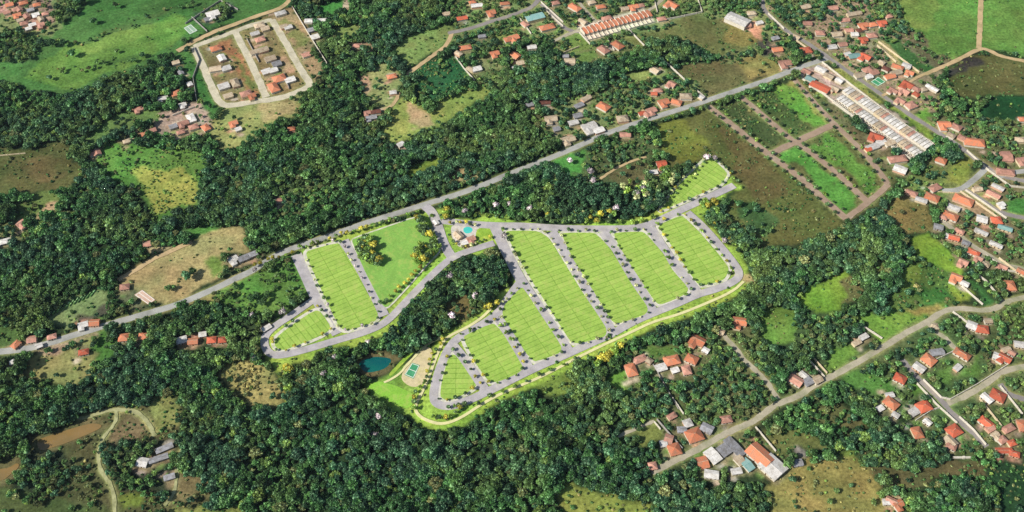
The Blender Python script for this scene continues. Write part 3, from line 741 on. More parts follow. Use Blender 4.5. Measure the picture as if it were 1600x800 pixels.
def houses(zone, rows):
    out = []
    for r_ in rows:
        u, v, L, Wd, ang, c = r_[:6]; k = r_[6] if len(r_) > 6 else None
        h = r_[7] if len(r_) > 7 else 3.2
        if k is None: k = ('gable' if c in 'wgtc' and random.random() < .7 else random.choice(['hip', 'hip', 'gable', 'ell']))
        out.append((house(u, v, L, Wd, ang, c, k, h), u, v))
    Z.setdefault(zone, []).extend(out)
houses('in the crowded hamlet at the upper left corner', [
 (14,6,11,8,27,'o'),(36,3,12,8,27,'o'),(57,6,11,8,27,'o'),(29,13,11,8,-50,'p'),(47,14,10,7,27,'g'),(26,22,11,8,27,'o'),(41,24,10,8,-50,'p'),(55,21,10,7,27,'w'),
 (37,35,11,8,27,'p'),(50,37,10,7,27,'w'),(63,28,10,7,-50,'c'),(63,37,10,8,27,'p'),(31,30,9,7,27,'c'),(10,18,9,7,27,'p'),(44,43,9,6,27,'w'),(70,20,9,7,27,'p')])
houses('in the walled garden near the pale tennis court', [(332,20,15,10,27,'w','ell'),(325,28,9,6,27,'g')])
houses('inside the small looped estate', [
 (337,74,12,9,27,'o'),(346,89,11,8,-60,'w'),(336,106,13,8,15,'c'),(353,105,10,8,27,'w'),(349,133,12,9,27,'w'),(367,128,14,8,-65,'c'),(356,148,10,7,27,'c'),(384,145,12,9,27,'p'),(393,148,8,6,27,'o'),
 (405,38,12,8,27,'c'),(414,43,9,7,27,'c'),(398,51,10,6,27,'w'),(406,60,11,8,27,'p'),(399,79,12,7,27,'c'),(411,76,11,8,27,'c'),(422,90,12,8,27,'c'),(432,98,10,8,27,'g'),(416,110,10,8,27,'w'),(427,108,9,7,27,'w'),
 (436,121,14,11,27,'o'),(427,135,16,10,-60,'o'),(453,123,11,8,27,'w'),(438,19,13,7,27,'w'),(450,41,9,6,27,'w'),(443,40,8,5,27,'c'),(478,84,9,6,27,'p')])
houses('among trees left of the looped estate', [
 (274,96,10,8,27,'c'),(275,144,13,10,27,'o'),(254,152,13,6,15,'w'),(285,162,9,7,27,'w'),(296,130,8,5,-60,'w'),(282,112,8,6,-60,'g'),(216,169,12,7,27,'p')])
houses('along the lane below the looped estate', [
 (298,183,16,10,-60,'w'),(286,191,14,8,27,'p'),(302,197,12,9,27,'p'),(321,198,12,9,-50,'o'),(364,191,11,8,27,'o'),(270,196,10,8,27,'g'),(235,203,14,7,27,'p'),(226,208,9,6,27,'o'),(151,237,10,9,-60,'p'),(198,219,10,6,27,'c'),(282,205,10,6,27,'p'),(372,200,8,5,27,'w')])
houses('hidden in the wood at the left edge', [(32,348,12,10,50,'p'),(6,376,14,9,20,'w'),(230,380,11,9,20,'p')])
houses('beside the dry meadow and the diagonal road', [(364,404,13,9,40,'w','ell'),(380,402,14,9,30,'g'),(394,396,13,8,30,'g'),(194,447,12,9,10,'p')])
houses('along the left end of the diagonal road', [
 (24,537,11,8,60,'o'),(49,529,11,10,10,'p'),(60,539,8,5,30,'w'),(80,525,11,7,20,'p'),(129,506,12,8,20,'w'),(147,503,12,10,5,'o'),(130,549,12,8,15,'r'),(20,564,8,5,20,'w')])
houses('in the trees under the diagonal road', [
 (193,526,13,11,8,'o','hip'),(224,524,12,10,8,'o','hip'),(283,530,13,10,20,'w'),(301,532,12,9,5,'o'),(316,521,9,7,10,'w'),(330,530,11,9,8,'r'),(347,530,10,8,8,'r'),(416,511,12,4,40,'w','shed',2.5)])
houses('in the clearings of the upper middle', [
 (557,70,12,8,0,'p'),(503,30,14,6,5,'w'),(482,31,9,6,0,'w'),(492,56,9,8,27,'w'),(486,45,8,6,27,'g'),(541,8,9,8,0,'c'),(612,118,13,8,20,'o'),(614,143,9,6,10,'w'),(575,174,11,6,10,'p'),(587,173,13,7,10,'b'),(580,182,14,6,15,'g'),(626,224,9,7,40,'w'),(455,200,9,6,10,'o'),(435,312,5,5,10,'p','shed',2.5)])
houses('along the grey street above the meadow', [
 (722,27,15,8,15,'r'),(767,18,13,10,20,'o'),(745,7,17,8,10,'w'),(697,20,11,8,10,'c'),(727,73,17,9,15,'o'),(716,82,11,7,-40,'c'),(773,82,12,9,20,'o'),(795,60,13,10,20,'o'),(745,106,13,9,20,'w'),(735,106,12,7,-30,'c'),(753,55,11,5,10,'g'),(738,2,10,6,20,'o'),(789,4,14,6,10,'o')])
houses('in the upper suburb around the orange terrace', [
 (806,85,13,10,-50,'o'),(813,97,10,8,20,'c'),(831,72,13,8,10,'w'),(803,57,14,10,25,'o'),(820,36,12,8,-50,'p'),(836,25,24,11,22,'t','ware',5),(855,41,22,11,22,'o','hip'),(898,10,20,11,-45,'o','hip'),(939,9,14,8,15,'o'),(948,27,15,9,22,'p'),(990,9,14,9,15,'o'),(976,12,11,8,15,'c'),
 (1051,6,18,11,-45,'o'),(911,32,13,8,-45,'c'),(1034,28,13,8,15,'p'),(965,69,18,12,-50,'o','hip'),(943,76,17,11,-50,'p','hip'),(890,94,15,11,0,'c'),(1002,7,9,7,15,'p'),(868,3,12,8,20,'p'),(925,2,11,7,20,'c'),(806,104,10,7,20,'w'),(884,86,8,6,0,'g')])
houses('between the wood and the upper stretch of road', [
 (1024,108,13,10,-45,'c'),(916,152,14,8,40,'c'),(943,165,17,12,-40,'o','hip'),(905,163,13,7,30,'g'),(861,184,16,10,10,'c'),(896,190,13,8,20,'w'),(903,179,12,8,20,'g'),(973,184,15,12,10,'c','hip'),(921,196,20,13,25,'w','ell'),(936,202,14,9,25,'w'),(1028,140,12,8,10,'p'),(1050,130,11,9,-40,'p'),(1072,149,16,11,0,'c','hip'),(1057,158,14,9,-20,'o'),(1037,158,14,10,20,'o'),
 (1018,171,13,9,25,'p'),(1010,177,11,8,-40,'p'),(1003,176,8,7,20,'r'),(852,159,14,6,5,'b'),(888,216,18,10,22,'c'),(1022,145,8,6,0,'r'),(1096,150,8,6,-45,'w'),(828,162,9,6,20,'g'),(870,200,9,7,20,'g')])
houses('in the brushy lots under the upper road', [(977,209,14,8,0,'p'),(1034,255,12,11,10,'r'),(1019,268,14,6,10,'w','shed',2.8)])
houses('around the junction at the top of the straight road', [
 (1215,76,14,9,10,'o'),(1227,97,17,11,10,'p'),(1260,77,15,12,10,'r','hip'),(1302,11,13,9,10,'p'),(1259,9,14,9,20,'c'),(1262,35,12,9,0,'p'),(1335,20,22,8,15,'c','gable'),(1320,30,14,8,10,'p'),(1282,50,13,10,0,'p'),(1308,52,14,10,10,'c'),(1300,72,14,9,10,'w','gable'),(1317,68,12,8,10,'p'),(1327,46,11,8,10,'p'),(1175,19,12,8,10,'c'),(1168,38,10,8,10,'p'),(1245,56,10,6,-40,'c'),(1187,34,10,6,20,'w'),(1212,58,10,7,20,'g')])
houses('on the wooded rise beyond the straight road', [
 (1349,38,14,10,15,'o'),(1364,37,13,9,15,'o'),(1378,34,13,9,10,'r'),(1363,54,14,10,10,'p'),(1349,60,12,9,10,'r'),(1336,52,10,8,0,'w'),(1353,87,15,11,-40,'r'),(1335,86,16,10,10,'t'),(1325,83,9,7,20,'w'),(1389,24,10,7,20,'p'),(1343,46,9,7,20,'b')])
houses('in the dense block beside the green court', [
 (1356,108,14,10,25,'p'),(1344,116,15,9,20,'c'),(1366,112,12,9,25,'p'),(1391,118,15,9,20,'o'),(1401,112,16,8,20,'c'),(1403,103,16,9,-30,'o'),(1417,101,12,9,-30,'w'),(1422,112,11,8,-30,'o'),(1358,118,10,8,20,'w'),(1419,131,15,12,-45,'r'),(1414,141,14,9,-45,'p'),(1431,137,14,9,-45,'p'),(1444,138,9,7,20,'c'),(1457,136,18,6,-45,'w'),(1397,140,12,8,-45,'p'),(1408,156,12,8,-45,'p'),(1424,163,15,12,27,'p','hip'),(1432,146,9,8,-45,'r'),(1385,106,10,8,-40,'b'),(1378,96,9,7,-40,'c')])
houses('at the head of the twin white terraces', [(1282,134,24,12,-40,'r','ware',4),(1267,122,13,10,-40,'t'),(1261,110,12,8,-40,'p'),(1283,107,15,10,-40,'w'),(1296,117,13,9,-40,'c'),(1312,124,10,8,-40,'w'),(1305,137,11,8,-40,'c')])
houses('below the foot of the twin white terraces', [
 (1370,212,18,11,-30,'r'),(1364,228,17,9,25,'w'),(1378,221,12,9,25,'w'),(1391,222,14,8,25,'c'),(1403,247,24,11,10,'p','hip'),(1407,263,16,12,-30,'w'),(1471,249,13,10,-30,'o'),(1357,232,8,6,25,'r')])
houses('along the far bend of the straight road', [
 (1476,193,16,11,0,'o'),(1495,197,13,10,-40,'p'),(1523,221,26,14,-10,'o','hip'),(1505,214,12,8,-40,'p'),(1573,243,13,18,0,'p'),(1597,249,13,9,10,'p'),(1595,217,12,9,0,'c'),(1572,267,22,10,-10,'p','hip'),(1487,210,10,8,-40,'c'),(1598,185,9,8,0,'o')])
houses('around the orange roofed yard', [
 (1457,307,17,12,-30,'o','hip'),(1440,311,14,7,-25,'w'),(1462,292,15,9,30,'p'),(1425,300,14,7,-30,'p'),(1506,311,24,13,-32,'o','hip'),(1491,323,14,8,-32,'w'),(1486,336,20,13,-32,'o','hip'),(1535,341,14,13,-20,'w'),(1558,343,14,13,0,'r','hip'),(1571,355,19,8,-25,'t','gable'),
 (1553,302,17,8,-40,'p'),(1560,291,15,6,-40,'w'),(1528,294,11,7,10,'c'),(1565,318,9,6,20,'w')])
houses('along the pale street with small houses', [
 (1491,370,14,9,-20,'r'),(1484,368,9,9,-20,'w'),(1467,353,12,9,-20,'g'),(1534,361,18,5,-35,'w','shed',2.6),(1557,381,17,7,-35,'w'),(1522,393,16,9,-35,'r'),(1500,360,12,7,-35,'p'),(1506,408,12,9,-35,'p'),(1495,432,14,11,-30,'o'),(1508,442,10,8,-35,'w'),(1567,415,13,7,-35,'p'),(1597,423,12,8,-40,'o'),(1578,445,15,16,0,'o','hip'),(1541,412,9,6,-35,'c'),(1475,338,10,8,-30,'p'),(1510,378,10,7,-30,'g'),(1530,402,10,6,-35,'p')])
houses('beside the bend of the pale dirt road', [
 (1535,513,16,12,-10,'r','hip'),(1519,507,12,12,-30,'w'),(1462,509,8,8,0,'c'),(1350,525,12,6,30,'w'),(1339,534,11,6,30,'c'),(1545,500,9,7,0,'c')])
houses('on the walled plots at the lower right', [
 (1452,561,16,14,-48,'o','hip'),(1437,573,14,11,-45,'w'),(1504,552,20,10,-42,'o'),(1407,590,14,12,-35,'r','hip'),(1465,549,17,9,10,'g'),(1571,558,15,10,-40,'r'),(1560,556,11,10,-30,'w'),(1594,537,13,9,-10,'w'),(1573,545,11,6,20,'c'),(1497,573,10,5,40,'w'),(1582,550,8,6,-40,'p')])
houses('near the small road junction with grey roofs', [(1244,593,17,12,-40,'p','gable'),(1263,595,11,10,30,'g'),(1278,592,11,9,30,'c'),(1258,586,14,4,-50,'w','shed',2.4)])
houses('by the double walled street at the lower right', [
 (1393,629,17,13,-48,'o','hip'),(1400,647,7,6,-40,'w'),(1376,637,9,4,30,'w','shed',2.6),(1391,616,10,4,10,'w','shed',2.6),(1444,634,17,14,22,'r','hip'),(1429,642,11,9,30,'w'),(1434,675,11,15,10,'o','hip'),(1491,672,17,14,28,'r','hip'),(1486,688,14,11,-60,'c'),(1487,696,11,8,-30,'p'),(1560,617,17,15,-35,'r','hip'),(1543,621,14,9,-55,'w'),
 (1543,660,19,10,-50,'r'),(1548,668,10,8,30,'p'),(1577,668,15,8,25,'p'),(1598,664,9,15,0,'o','hip'),(1582,691,9,7,20,'r'),(1586,708,11,7,-20,'r'),(1570,703,19,4,0,'r','shed',2.6),(1567,686,10,8,30,'p'),(1556,678,8,6,30,'c'),(1450,658,9,5,-50,'w')])
houses('in the leafy cluster under the long lawns', [
 (1156,501,17,12,-10,'o','ell'),(1091,531,18,13,-35,'o','ell'),(1103,546,8,7,-35,'w'),(1081,560,15,12,-30,'o','hip'),(1073,577,10,13,10,'p'),(1050,562,19,13,15,'o','hip'),(1033,573,13,10,20,'w'),(1000,560,17,9,25,'p'),(986,577,13,18,15,'o','hip'),(1055,577,9,7,20,'w'),(1014,562,9,7,-40,'c'),(1127,517,8,7,-30,'c')])
houses('along the lowest stretch of the pale dirt road', [
 (1085,679,19,17,20,'o','hip'),(1054,701,14,15,15,'o','hip'),(1045,685,9,12,-20,'p'),(1075,660,10,10,20,'w'),(1066,670,11,7,0,'g'),(1135,654,13,9,10,'p'),(1105,668,14,11,-30,'g'),(1050,649,11,5,30,'p'),(1098,722,12,15,15,'o'),(1112,740,16,10,-10,'w'),(1114,711,13,19,35,'w','gable'),(1132,702,13,14,35,'g'),(1148,697,10,28,35,'g','gable'),
 (1168,725,9,16,35,'t','gable'),(1020,727,9,9,10,'p'),(1151,735,12,7,10,'w'),(1037,692,8,8,10,'w'),(1156,718,9,12,35,'c')])
houses('at the large orange roof above the tan field', [(1188,710,30,20,-50,'o','gable',4),(1208,728,20,18,-50,'w','ware',4.2)])
houses('hidden in the scrub at the lower left', [(222,721,12,11,-10,'w'),(247,715,22,6,22,'g','gable'),(256,699,20,5,28,'g','shed',2.6),(264,744,12,4,20,'g','shed',2.6)])
houses('in the field at the bottom right', [(1394,782,13,8,-30,'p'),(1404,786,11,8,20,'o'),(1386,783,7,6,0,'w'),(1247,722,11,8,10,'g')])
houses('by the subdivision terrace pool', [(716,366,13,9,-50,'c'),(736,372,11,8,27,'p'),(726,378,8,6,27,'w'),(681,346,7,5,-60,'w')])
ORD = ['first','second','third','fourth','fifth','sixth','seventh','eighth','ninth','tenth','eleventh','twelfth','thirteenth']
for zone, hs in Z.items():
    for c in set(h[0]['_c'] for h in hs):
        sub = sorted([h for h in hs if h[0]['_c'] == c], key=lambda h: h[1])
        for i, (o, u, v) in enumerate(sub):
            sz = 'small' if o['_L'] < 11 else ('large' if o['_L'] > 16 else 'mid-sized')
            nm = o.name.split('.')[0]
            if len(sub) == 1: lab = f"{sz} {RNAME[c]} roofed {nm} {zone}"
            else: lab = f"{RNAME[c]} roofed {nm}, {ORD[min(i,12)]} such roof from the left, {zone}"
            tag(o, ' '.join(lab.split()[:16]), nm, 'houses ' + zone if len(hs) > 2 else None)
    for o, u, v in hs: del o['_c']; del o['_L']
# ---- terraces: one unit built once, then copied
def terrace_unit(L, Wd, h, col, wallm, yard):
    root = link('terraced_house', None)
    w = MB(); w.box(-L/2, L/2, -Wd/2, Wd/2, 0, h); w.build('wall', M[wallm], root)
    r = MB(); a, b = L/2-(.04 if col == 'o' else .45), Wd/2+.3; z1 = h+(1.5 if col == 'o' else .7)
    e = [(-a,-b,h+.02),(a,-b,h+.02),(a,b,h+.02),(-a,b,h+.02)]
    r.face([e[0], e[1], (a,0,z1), (-a,0,z1)]); r.face([e[2], e[3], (-a,0,z1), (a,0,z1)]); r.face([e[1], e[2], (a,0,z1)]); r.face([e[3], e[0], (-a,0,z1)]); r.face(e[::-1])
    ro = r.build('roof', ROOF[col], root)
    p = MB(); p.box(-L/2-.12, -L/2+.12, -Wd/2-.6, Wd/2+.6, h-.5, z1+.35); p.build('party_wall', M['wall_white'], root)
    y = MB(); y.box(-L/2-.1, -L/2+.1, -Wd/2-yard, -Wd/2-.62, 0, 2.0); y.box(-L/2+.11, L/2-.11, -Wd/2-yard, -Wd/2-yard+.2, 0, 1.8); y.build('yard_wall', M['wall_white'], root)
    m_ = MB(); m_.box(-.4, .5, -Wd/2-.06, -Wd/2-.01, 0, 2.1); m_.build('door', M['door'], root)
    m_ = MB(); m_.box(-L*.4, -L*.18, -Wd/2-.06, -Wd/2-.01, 1, 2.1); m_.build('window', M['glass'], root)
    return root
def copy_tree(o, parent=None):
    c = o.copy(); COL.objects.link(c); c.parent = parent
    for ch in o.children: copy_tree(ch, c)
    return c
def terrace(p0, p1, n, Wd, h, col, labf, group, yard, flip=False):
    a, b = Vector(G(*p0, h)), Vector(G(*p1, h)); d = b-a; L = d.length/n; ang = math.atan2(d.y, d.x)
    if flip: ang += math.pi
    proto = None
    mark_line(np.array([a, b]), Wd+2*yard, (205,192,172) if col == 'o' else (170,158,146), 0, 0)
    for i in range(n):
        p = a + d*(i+.5)/n
        if proto is None: proto = {}
        kc = col if col == 'o' else ('w', 'w', 'c', 'w', 'p', 'w', 'w', 'c')[(i*5+n*7+int(p0[0])) % 8]
        if kc not in proto: proto[kc] = terrace_unit(L, Wd, h, kc, 'wall_white' if kc != 'c' else 'wall_cream', yard); o = proto[kc]
        else: o = copy_tree(proto[kc])
        o.location = (p.x, p.y, 0); o.rotation_euler = (0, 0, ang); tag(o, labf(i, n), 'terraced house', group)
NUM = lambda i: (ORD[i] if i < 13 else ['fourteenth','fifteenth','sixteenth','seventeenth','eighteenth','nineteenth','twentieth','twenty-first','twenty-second','twenty-third','twenty-fourth','twenty-fifth','twenty-sixth','twenty-seventh','twenty-eighth','twenty-ninth','thirtieth'][i-13])
terrace((910,49), (1016,20), 16, 12, 3.4, 'o', lambda i, n: f'orange roofed terrace unit, {NUM(i)} from the left, above the brown field', 'orange roofed terrace houses', 9)
terrace((1312,151), (1438,242), 26, 10, 3.6, 'w', lambda i, n: f'pale roofed unit, {NUM(i)} from the top in the lower-left white terrace', 'white terrace row nearer the empty lots', 5)
terrace((1322,138), (1453,229), 26, 11.5, 3.6, 'w', lambda i, n: f'pale roofed unit, {NUM(i)} from the top in the upper-right white terrace', 'white terrace row nearer the straight road', 3, True)
house_w = house(1153, 29, 30, 17, -38, 'w', 'ware', 6); tag(house_w, 'big white roofed warehouse at the corner of the olive field', 'warehouse')
for kk in ('_c', '_L'): del house_w[kk]

# ---------------------------------------------------------------- boundary walls
def wall_line(pts, label, mat='wall_white', h=2.3, t=.45, name='boundary_wall'):
    P = np.array(wpts(pts)); L, Rr = ribbon_poly(P, t); V = []; Fc = []; zt = h+random.random()*.1
    for i in range(len(P)): V += [(*L[i], 0), (*L[i], zt), (*Rr[i], zt), (*Rr[i], 0)]
    for i in range(len(P)-1):
        a = 4*i; b = a+4; Fc += [(a,a+1,b+1,b),(a+1,a+2,b+2,b+1),(a+2,a+3,b+3,b+2)]
    Fc += [(0,3,2,1), (4*len(P)-4, 4*len(P)-3, 4*len(P)-2, 4*len(P)-1)]
    c = P.mean(0); V = [(x-c[0], y-c[1], z) for x, y, z in V]
    o = link(name, mesh_np(name, V, Fc, M[mat]), None, (*c, 0)); tag(o, label, 'wall')
    # piers standing proud of the wall
    m = MB()
    for i in range(len(P)-1):
        d = P[i+1]-P[i]; n = max(1, int(np.linalg.norm(d)/12))
        for k in range(n):
            q = P[i]+d*(k+.5)/n-c; m.box(q[0]-t*.75, q[0]+t*.75, q[1]-t*.75, q[1]+t*.75, 0, zt+.35)
    m.build('pier', M[mat], o); mark_line(P, 5, None, 0, 0)
WALLS = [
 ([(981,46),(1010,76)],'white wall running down from the orange terrace'),([(1012,78),(1040,98),(1070,126)],'white wall dividing the wood from the brown field'),([(1085,140),(1101,153)],'short white wall ending at the diagonal road'),
 ([(1034,33),(1060,28),(1097,20)],'white wall along the top of the olive field'),([(1007,0),(1027,20)],'white wall beside the uppermost orange roofs'),([(1070,0),(1097,20)],'white wall meeting the olive field corner'),
 ([(457,12),(480,50),(511,100)],'pale wall along the right side of the looped estate'),([(303,75),(312,95),(302,122),(308,160)],'dusty wall left of the looped estate','wall_grey'),([(386,62),(405,98)],'dark back wall between estate gardens','wall_grey'),
 ([(444,115),(452,140)],'low garden wall beside the largest estate house','wall_grey'),([(300,28),(324,50)],'wall between tennis court and villa garden','wall_grey'),([(290,38),(345,2),(372,16)],'wall round the villa garden','wall_grey'),
 ([(712,90),(725,108),(742,127)],'pale wall right of the bushy plot'),([(851,16),(880,42)],'white wall beside the short grey street'),([(812,30),(830,54)],'wall below the teal roof'),([(905,52),(922,70)],'white wall at the left end of the terrace yards'),
 ([(950,64),(960,80)],'white wall between two pink and orange houses'),([(270,182),(305,168)],'pale wall along the lane below the estate'),([(0,254),(40,240)],'thin pale wall at the left edge field','wall_cream',1.2),
 ([(1246,119),(1270,136),(1300,158),(1350,196)],'long white wall beside the lower white terrace'),([(1350,196),(1400,236)],'white wall continuing along the white terrace foot'),([(1284,98),(1330,134),(1380,172)],'white wall behind the upper white terrace'),
 ([(1380,172),(1425,204),(1458,226)],'white wall between upper terrace and green strip'),([(1510,236),(1545,268),(1578,292),(1600,306)],'white wall along the bend of the straight road'),([(1413,298),(1430,308)],'pale wall by the brown triangle','wall_cream'),
 ([(1508,298),(1572,342)],'white wall along the walled grey street'),([(1500,300),(1560,342)],'cream wall behind the orange yard roof','wall_cream'),([(1515,422),(1540,440),(1565,470)],'white wall left of the dark green plot'),([(1500,446),(1535,477)],'white wall beside the narrow green plot'),
 ([(1540,400),(1575,424),(1600,446)],'white wall along the small house street'),([(1488,488),(1515,508)],'white wall beside the shaded green plot'),([(1350,512),(1378,530)],'white wall at the edge of the bright meadow'),([(1462,563),(1495,547)],'thin white wall behind the orange roof'),
 ([(1262,562),(1288,590)],'white wall right of the junction houses'),([(1270,560),(1292,584)],'cream wall parallel to the junction wall','wall_cream'),([(1432,600),(1462,632),(1495,662)],'long white wall on the near side of the walled street'),
 ([(1442,594),(1470,622),(1484,625),(1525,602),(1572,572)],'white wall bending along the pale road'),([(1498,652),(1520,672),(1540,696)],'white wall on the far side of the walled street'),([(1430,658),(1455,642),(1468,638)],'low wall below the red roof'),
 ([(1530,624),(1565,668)],'pale wall between plots near the right edge','wall_cream'),([(1562,604),(1597,648)],'white wall beside the short walled street'),([(1488,716),(1522,716)],'short white bar shaped wall above the brown field','wall_white',2,1.2),
 ([(1022,660),(1032,672)],'white wall at the corner of the grassy clearing'),([(1026,656),(1066,702)],'dark wall descending beside the orange roofs','wall_grey'),([(1050,622),(1068,648)],'thin pale wall above the white shed'),
 ([(1020,570),(1060,640)],'thin dark garden wall under the leafy cluster','wall_grey',1.8,.3),([(1180,668),(1212,706)],'pale wall above the large orange roof'),([(880,84),(905,74)],'low wall above the small meadow','wall_cream'),
 ([(1200,22),(1225,46)],'pale wall beside the upper grey road'),([(1230,54),(1260,76)],'cream wall near the red roofed junction house','wall_cream'),([(1560,404),(1597,432)],'cream wall facing the small houses','wall_cream'),
 ([(1372,66),(1436,114)],'long pale wall between narrow plots','wall_cream'),([(1370,72),(1400,98)],'short pale wall beside the narrow plots','wall_cream'),([(933,38),(952,28)],'pale wall above the terrace roofs'),
 ([(845,4),(880,36)],'white wall along the short grey street'),([(1465,300),(1500,302)],'pale kerb wall at the side road','wall_cream',1),
]
for w_ in WALLS: wall_line(*w_)

# ---------------------------------------------------------------- terrain mesh
def blur(A):
    B = A.copy()
    B[1:-1,1:-1] = (A[1:-1,1:-1]*4+A[:-2,1:-1]*2+A[2:,1:-1]*2+A[1:-1,:-2]*2+A[1:-1,2:]*2+A[:-2,:-2]+A[2:,2:]+A[:-2,2:]+A[2:,:-2])/16
    return B
CB = COLR
for _ in range(2): CB = blur(CB)
patch = .76 + .46*vnoise(38, 21); patch *= .93 + .14*vnoise(90, 29) ; patch *= .86+.28*vnoise(9, 22); patch *= .86+.28*vnoise(3.5, 23)
tone = (vnoise(45, 24)-.5)*.26 + (vnoise(12, 25)-.5)*.26
CB = CB*patch[..., None]; CB[..., 0] *= 1+tone; CB[..., 2] *= 1+tone*.4
out = [250, 700, 1600, 3500, 9000]
xa = np.concatenate([[X0-o for o in out[::-1]], xs, [X1+o for o in out]])
ya = np.concatenate([[Y0-o for o in out[::-1]], ys, [Y1+o for o in out]])
GX, GY = np.meshgrid(xa, ya); k = len(out)
CC = np.empty(GX.shape+(4,)); CC[:] = (*lin((70,96,54)), 1); CC[k:-k, k:-k, :3] = CB
V = np.stack([GX, GY, np.zeros_like(GX)], -1).reshape(-1, 3)
ny, nx = GX.shape; idx = np.arange(ny*nx).reshape(ny, nx)
Fq = np.stack([idx[:-1,:-1], idx[:-1,1:], idx[1:,1:], idx[1:,:-1]], -1).reshape(-1, 4)
gm, nt, ns, ls, b = newmat('terrain')
at = nt.nodes.new('ShaderNodeAttribute'); at.attribute_name = 'soil'
tc = nt.nodes.new('ShaderNodeTexCoord').outputs['Object']
n1 = noise(nt, .35, 6, .7, tc); n2 = noise(nt, .06, 5, .65, tc); n3 = noise(nt, 1.6, 3, .7, tc)
col = mul(nt, at.outputs['Color'], ramp(nt, n1.outputs[0], .62, 1.42)); col = mul(nt, col, ramp(nt, n2.outputs[0], .86, 1.14)); col = mul(nt, col, ramp(nt, n3.outputs[0], .8, 1.22))
ls.new(col, b.inputs['Base Color']); b.inputs['Roughness'].default_value = 1; b.inputs['Specular IOR Level'].default_value = .05
gme = mesh_np('ground', V, Fq, gm)
ca_ = gme.color_attributes.new('soil', 'FLOAT_COLOR', 'POINT'); ca_.data.foreach_set('color', CC.astype(np.float32).ravel())
tag(link('ground', gme), 'fields, meadows and forest floor of the valley', kind='structure')

# ---------------------------------------------------------------- trees
def ico():
    t = (1+5**.5)/2
    v = np.array([(-1,t,0),(1,t,0),(-1,-t,0),(1,-t,0),(0,-1,t),(0,1,t),(0,-1,-t),(0,1,-t),(t,0,-1),(t,0,1),(-t,0,-1),(-t,0,1)])/math.sqrt(1+t*t)
    f = np.array([(0,11,5),(0,5,1),(0,1,7),(0,7,10),(0,10,11),(1,5,9),(5,11,4),(11,10,2),(10,7,6),(7,1,8),(3,9,4),(3,4,2),(3,2,6),(3,6,8),(3,8,9),(4,9,5),(2,4,11),(6,2,10),(8,6,7),(9,8,1)])
    return v, f
IV, IF = ico()
def crown_mesh(name, mat, seed, rx=4.2, zc=6.5, rz=3.0, lumps=22, lr=1.35, leaves=420, ls_=.5):
    """crown: uneven leafy clumps over a dome, with loose leaf sprays round them"""
    r = np.random.default_rng(seed); V = []; Fs = []; n = 0; cs = []
    for i in range(lumps):
        th = r.random()*2*math.pi; ph = math.acos(1-1.35*r.random()); rr = r.uniform(.55, .9)
        wob = 1+.25*math.sin(3*th+seed)
        c = np.array([rx*rr*wob*math.sin(ph)*math.cos(th), rx*rr*wob*math.sin(ph)*math.sin(th), zc+rz*rr*math.cos(ph)])
        if i == 0: c = np.array([0, 0, zc-.2]); 
        s = lr*r.uniform(.65, 1.35)*(1.9 if i == 0 else 1); cs.append((c, s))
        v = IV*s*r.uniform(.7, 1.3, (12, 1))*np.array([1, 1, .8])+c
        V.append(v); Fs.append(IF+n); n += 12
    for i in range(leaves):
        c, s = cs[r.integers(len(cs))]; d = r.normal(size=3); d /= np.linalg.norm(d)
        if d[2] < -.3: d[2] *= -1
        p = c + d*s*r.uniform(.9, 1.5); a = r.normal(size=3); a /= np.linalg.norm(a); b2 = np.cross(a, r.normal(size=3)); b2 /= np.linalg.norm(b2)+1e-9
        q = ls_*r.uniform(.6, 1.4)
        V.append(np.array([p-a*q-b2*q*.6, p+a*q-b2*q*.5, p+b2*q*.9])); Fs.append(np.array([[n, n+1, n+2]])); n += 3
    return mesh_np(name, np.concatenate(V), np.concatenate(Fs), mat)
def trunk_mesh(name, mat, H=6, r0=.3, spread=2.2, seed=0):
    m = MB(); r = random.Random(seed)
    m.tube((0,0,-.2), (.1,.05,H*.55), r0, r0*.7)
    for i in range(5):
        t = 2*math.pi*i/5+r.random(); m.tube((.08,.04,H*(.4+.04*i)), (spread*math.cos(t), spread*math.sin(t), H*(.85+.15*r.random())), r0*.5, r0*.15, 5)
    m.tube((.1,.05,H*.55), (0,0,H*1.1), r0*.7, r0*.2)
    return m.mesh(name, mat)
FM = {'dark': foliage('leaf_dark', (38,82,42), (62,106,48), (92,114,54)), 'deep': foliage('leaf_deep', (26,66,46), (46,90,56), (64,100,56)),
      'mid': foliage('leaf_mid', (60,112,54), (88,132,64), (106,128,66)), 'yel': foliage('leaf_yellowgreen', (96,126,56), (120,144,62)),
      'olive': foliage('leaf_olive', (96,104,58), (120,122,72)), 'lime': foliage('leaf_lime', (104,142,50), (132,160,56)),
      'gold': foliage('blossom_gold', (196,186,66), (176,166,58)), 'pale': foliage('blossom_pale', (200,180,190), (186,170,172)), 'cream': foliage('blossom_cream', (205,205,150), (190,195,130)),
      'street': foliage('leaf_street', (62,92,52), (92,116,64)), 'dry': foliage('leaf_dry', (150,140,84), (168,158,98))}
TV = []   # forest variants: (crown mesh, trunk mesh, kind word, weight)
spec = [('dark',1,4.4,6.6,3.0,24,1.35),('dark',2,3.6,7.2,3.8,20,1.2),('deep',3,4.8,6.4,2.8,26,1.4),('deep',4,3.4,7.6,4.2,18,1.15),('mid',5,4.0,6.0,2.8,22,1.3),('mid',6,3.2,5.6,2.8,18,1.1),('yel',7,3.6,5.4,2.4,20,1.1),('olive',8,3.8,5.6,2.2,20,1.1)]
for key, sd_, rx, zc, rz, lu, lr in spec:
    TV.append((crown_mesh('crown', FM[key], sd_, rx, zc, rz, lu, lr), trunk_mesh('trunk', M['bark'], zc, .3, rx*.5, sd_), key))
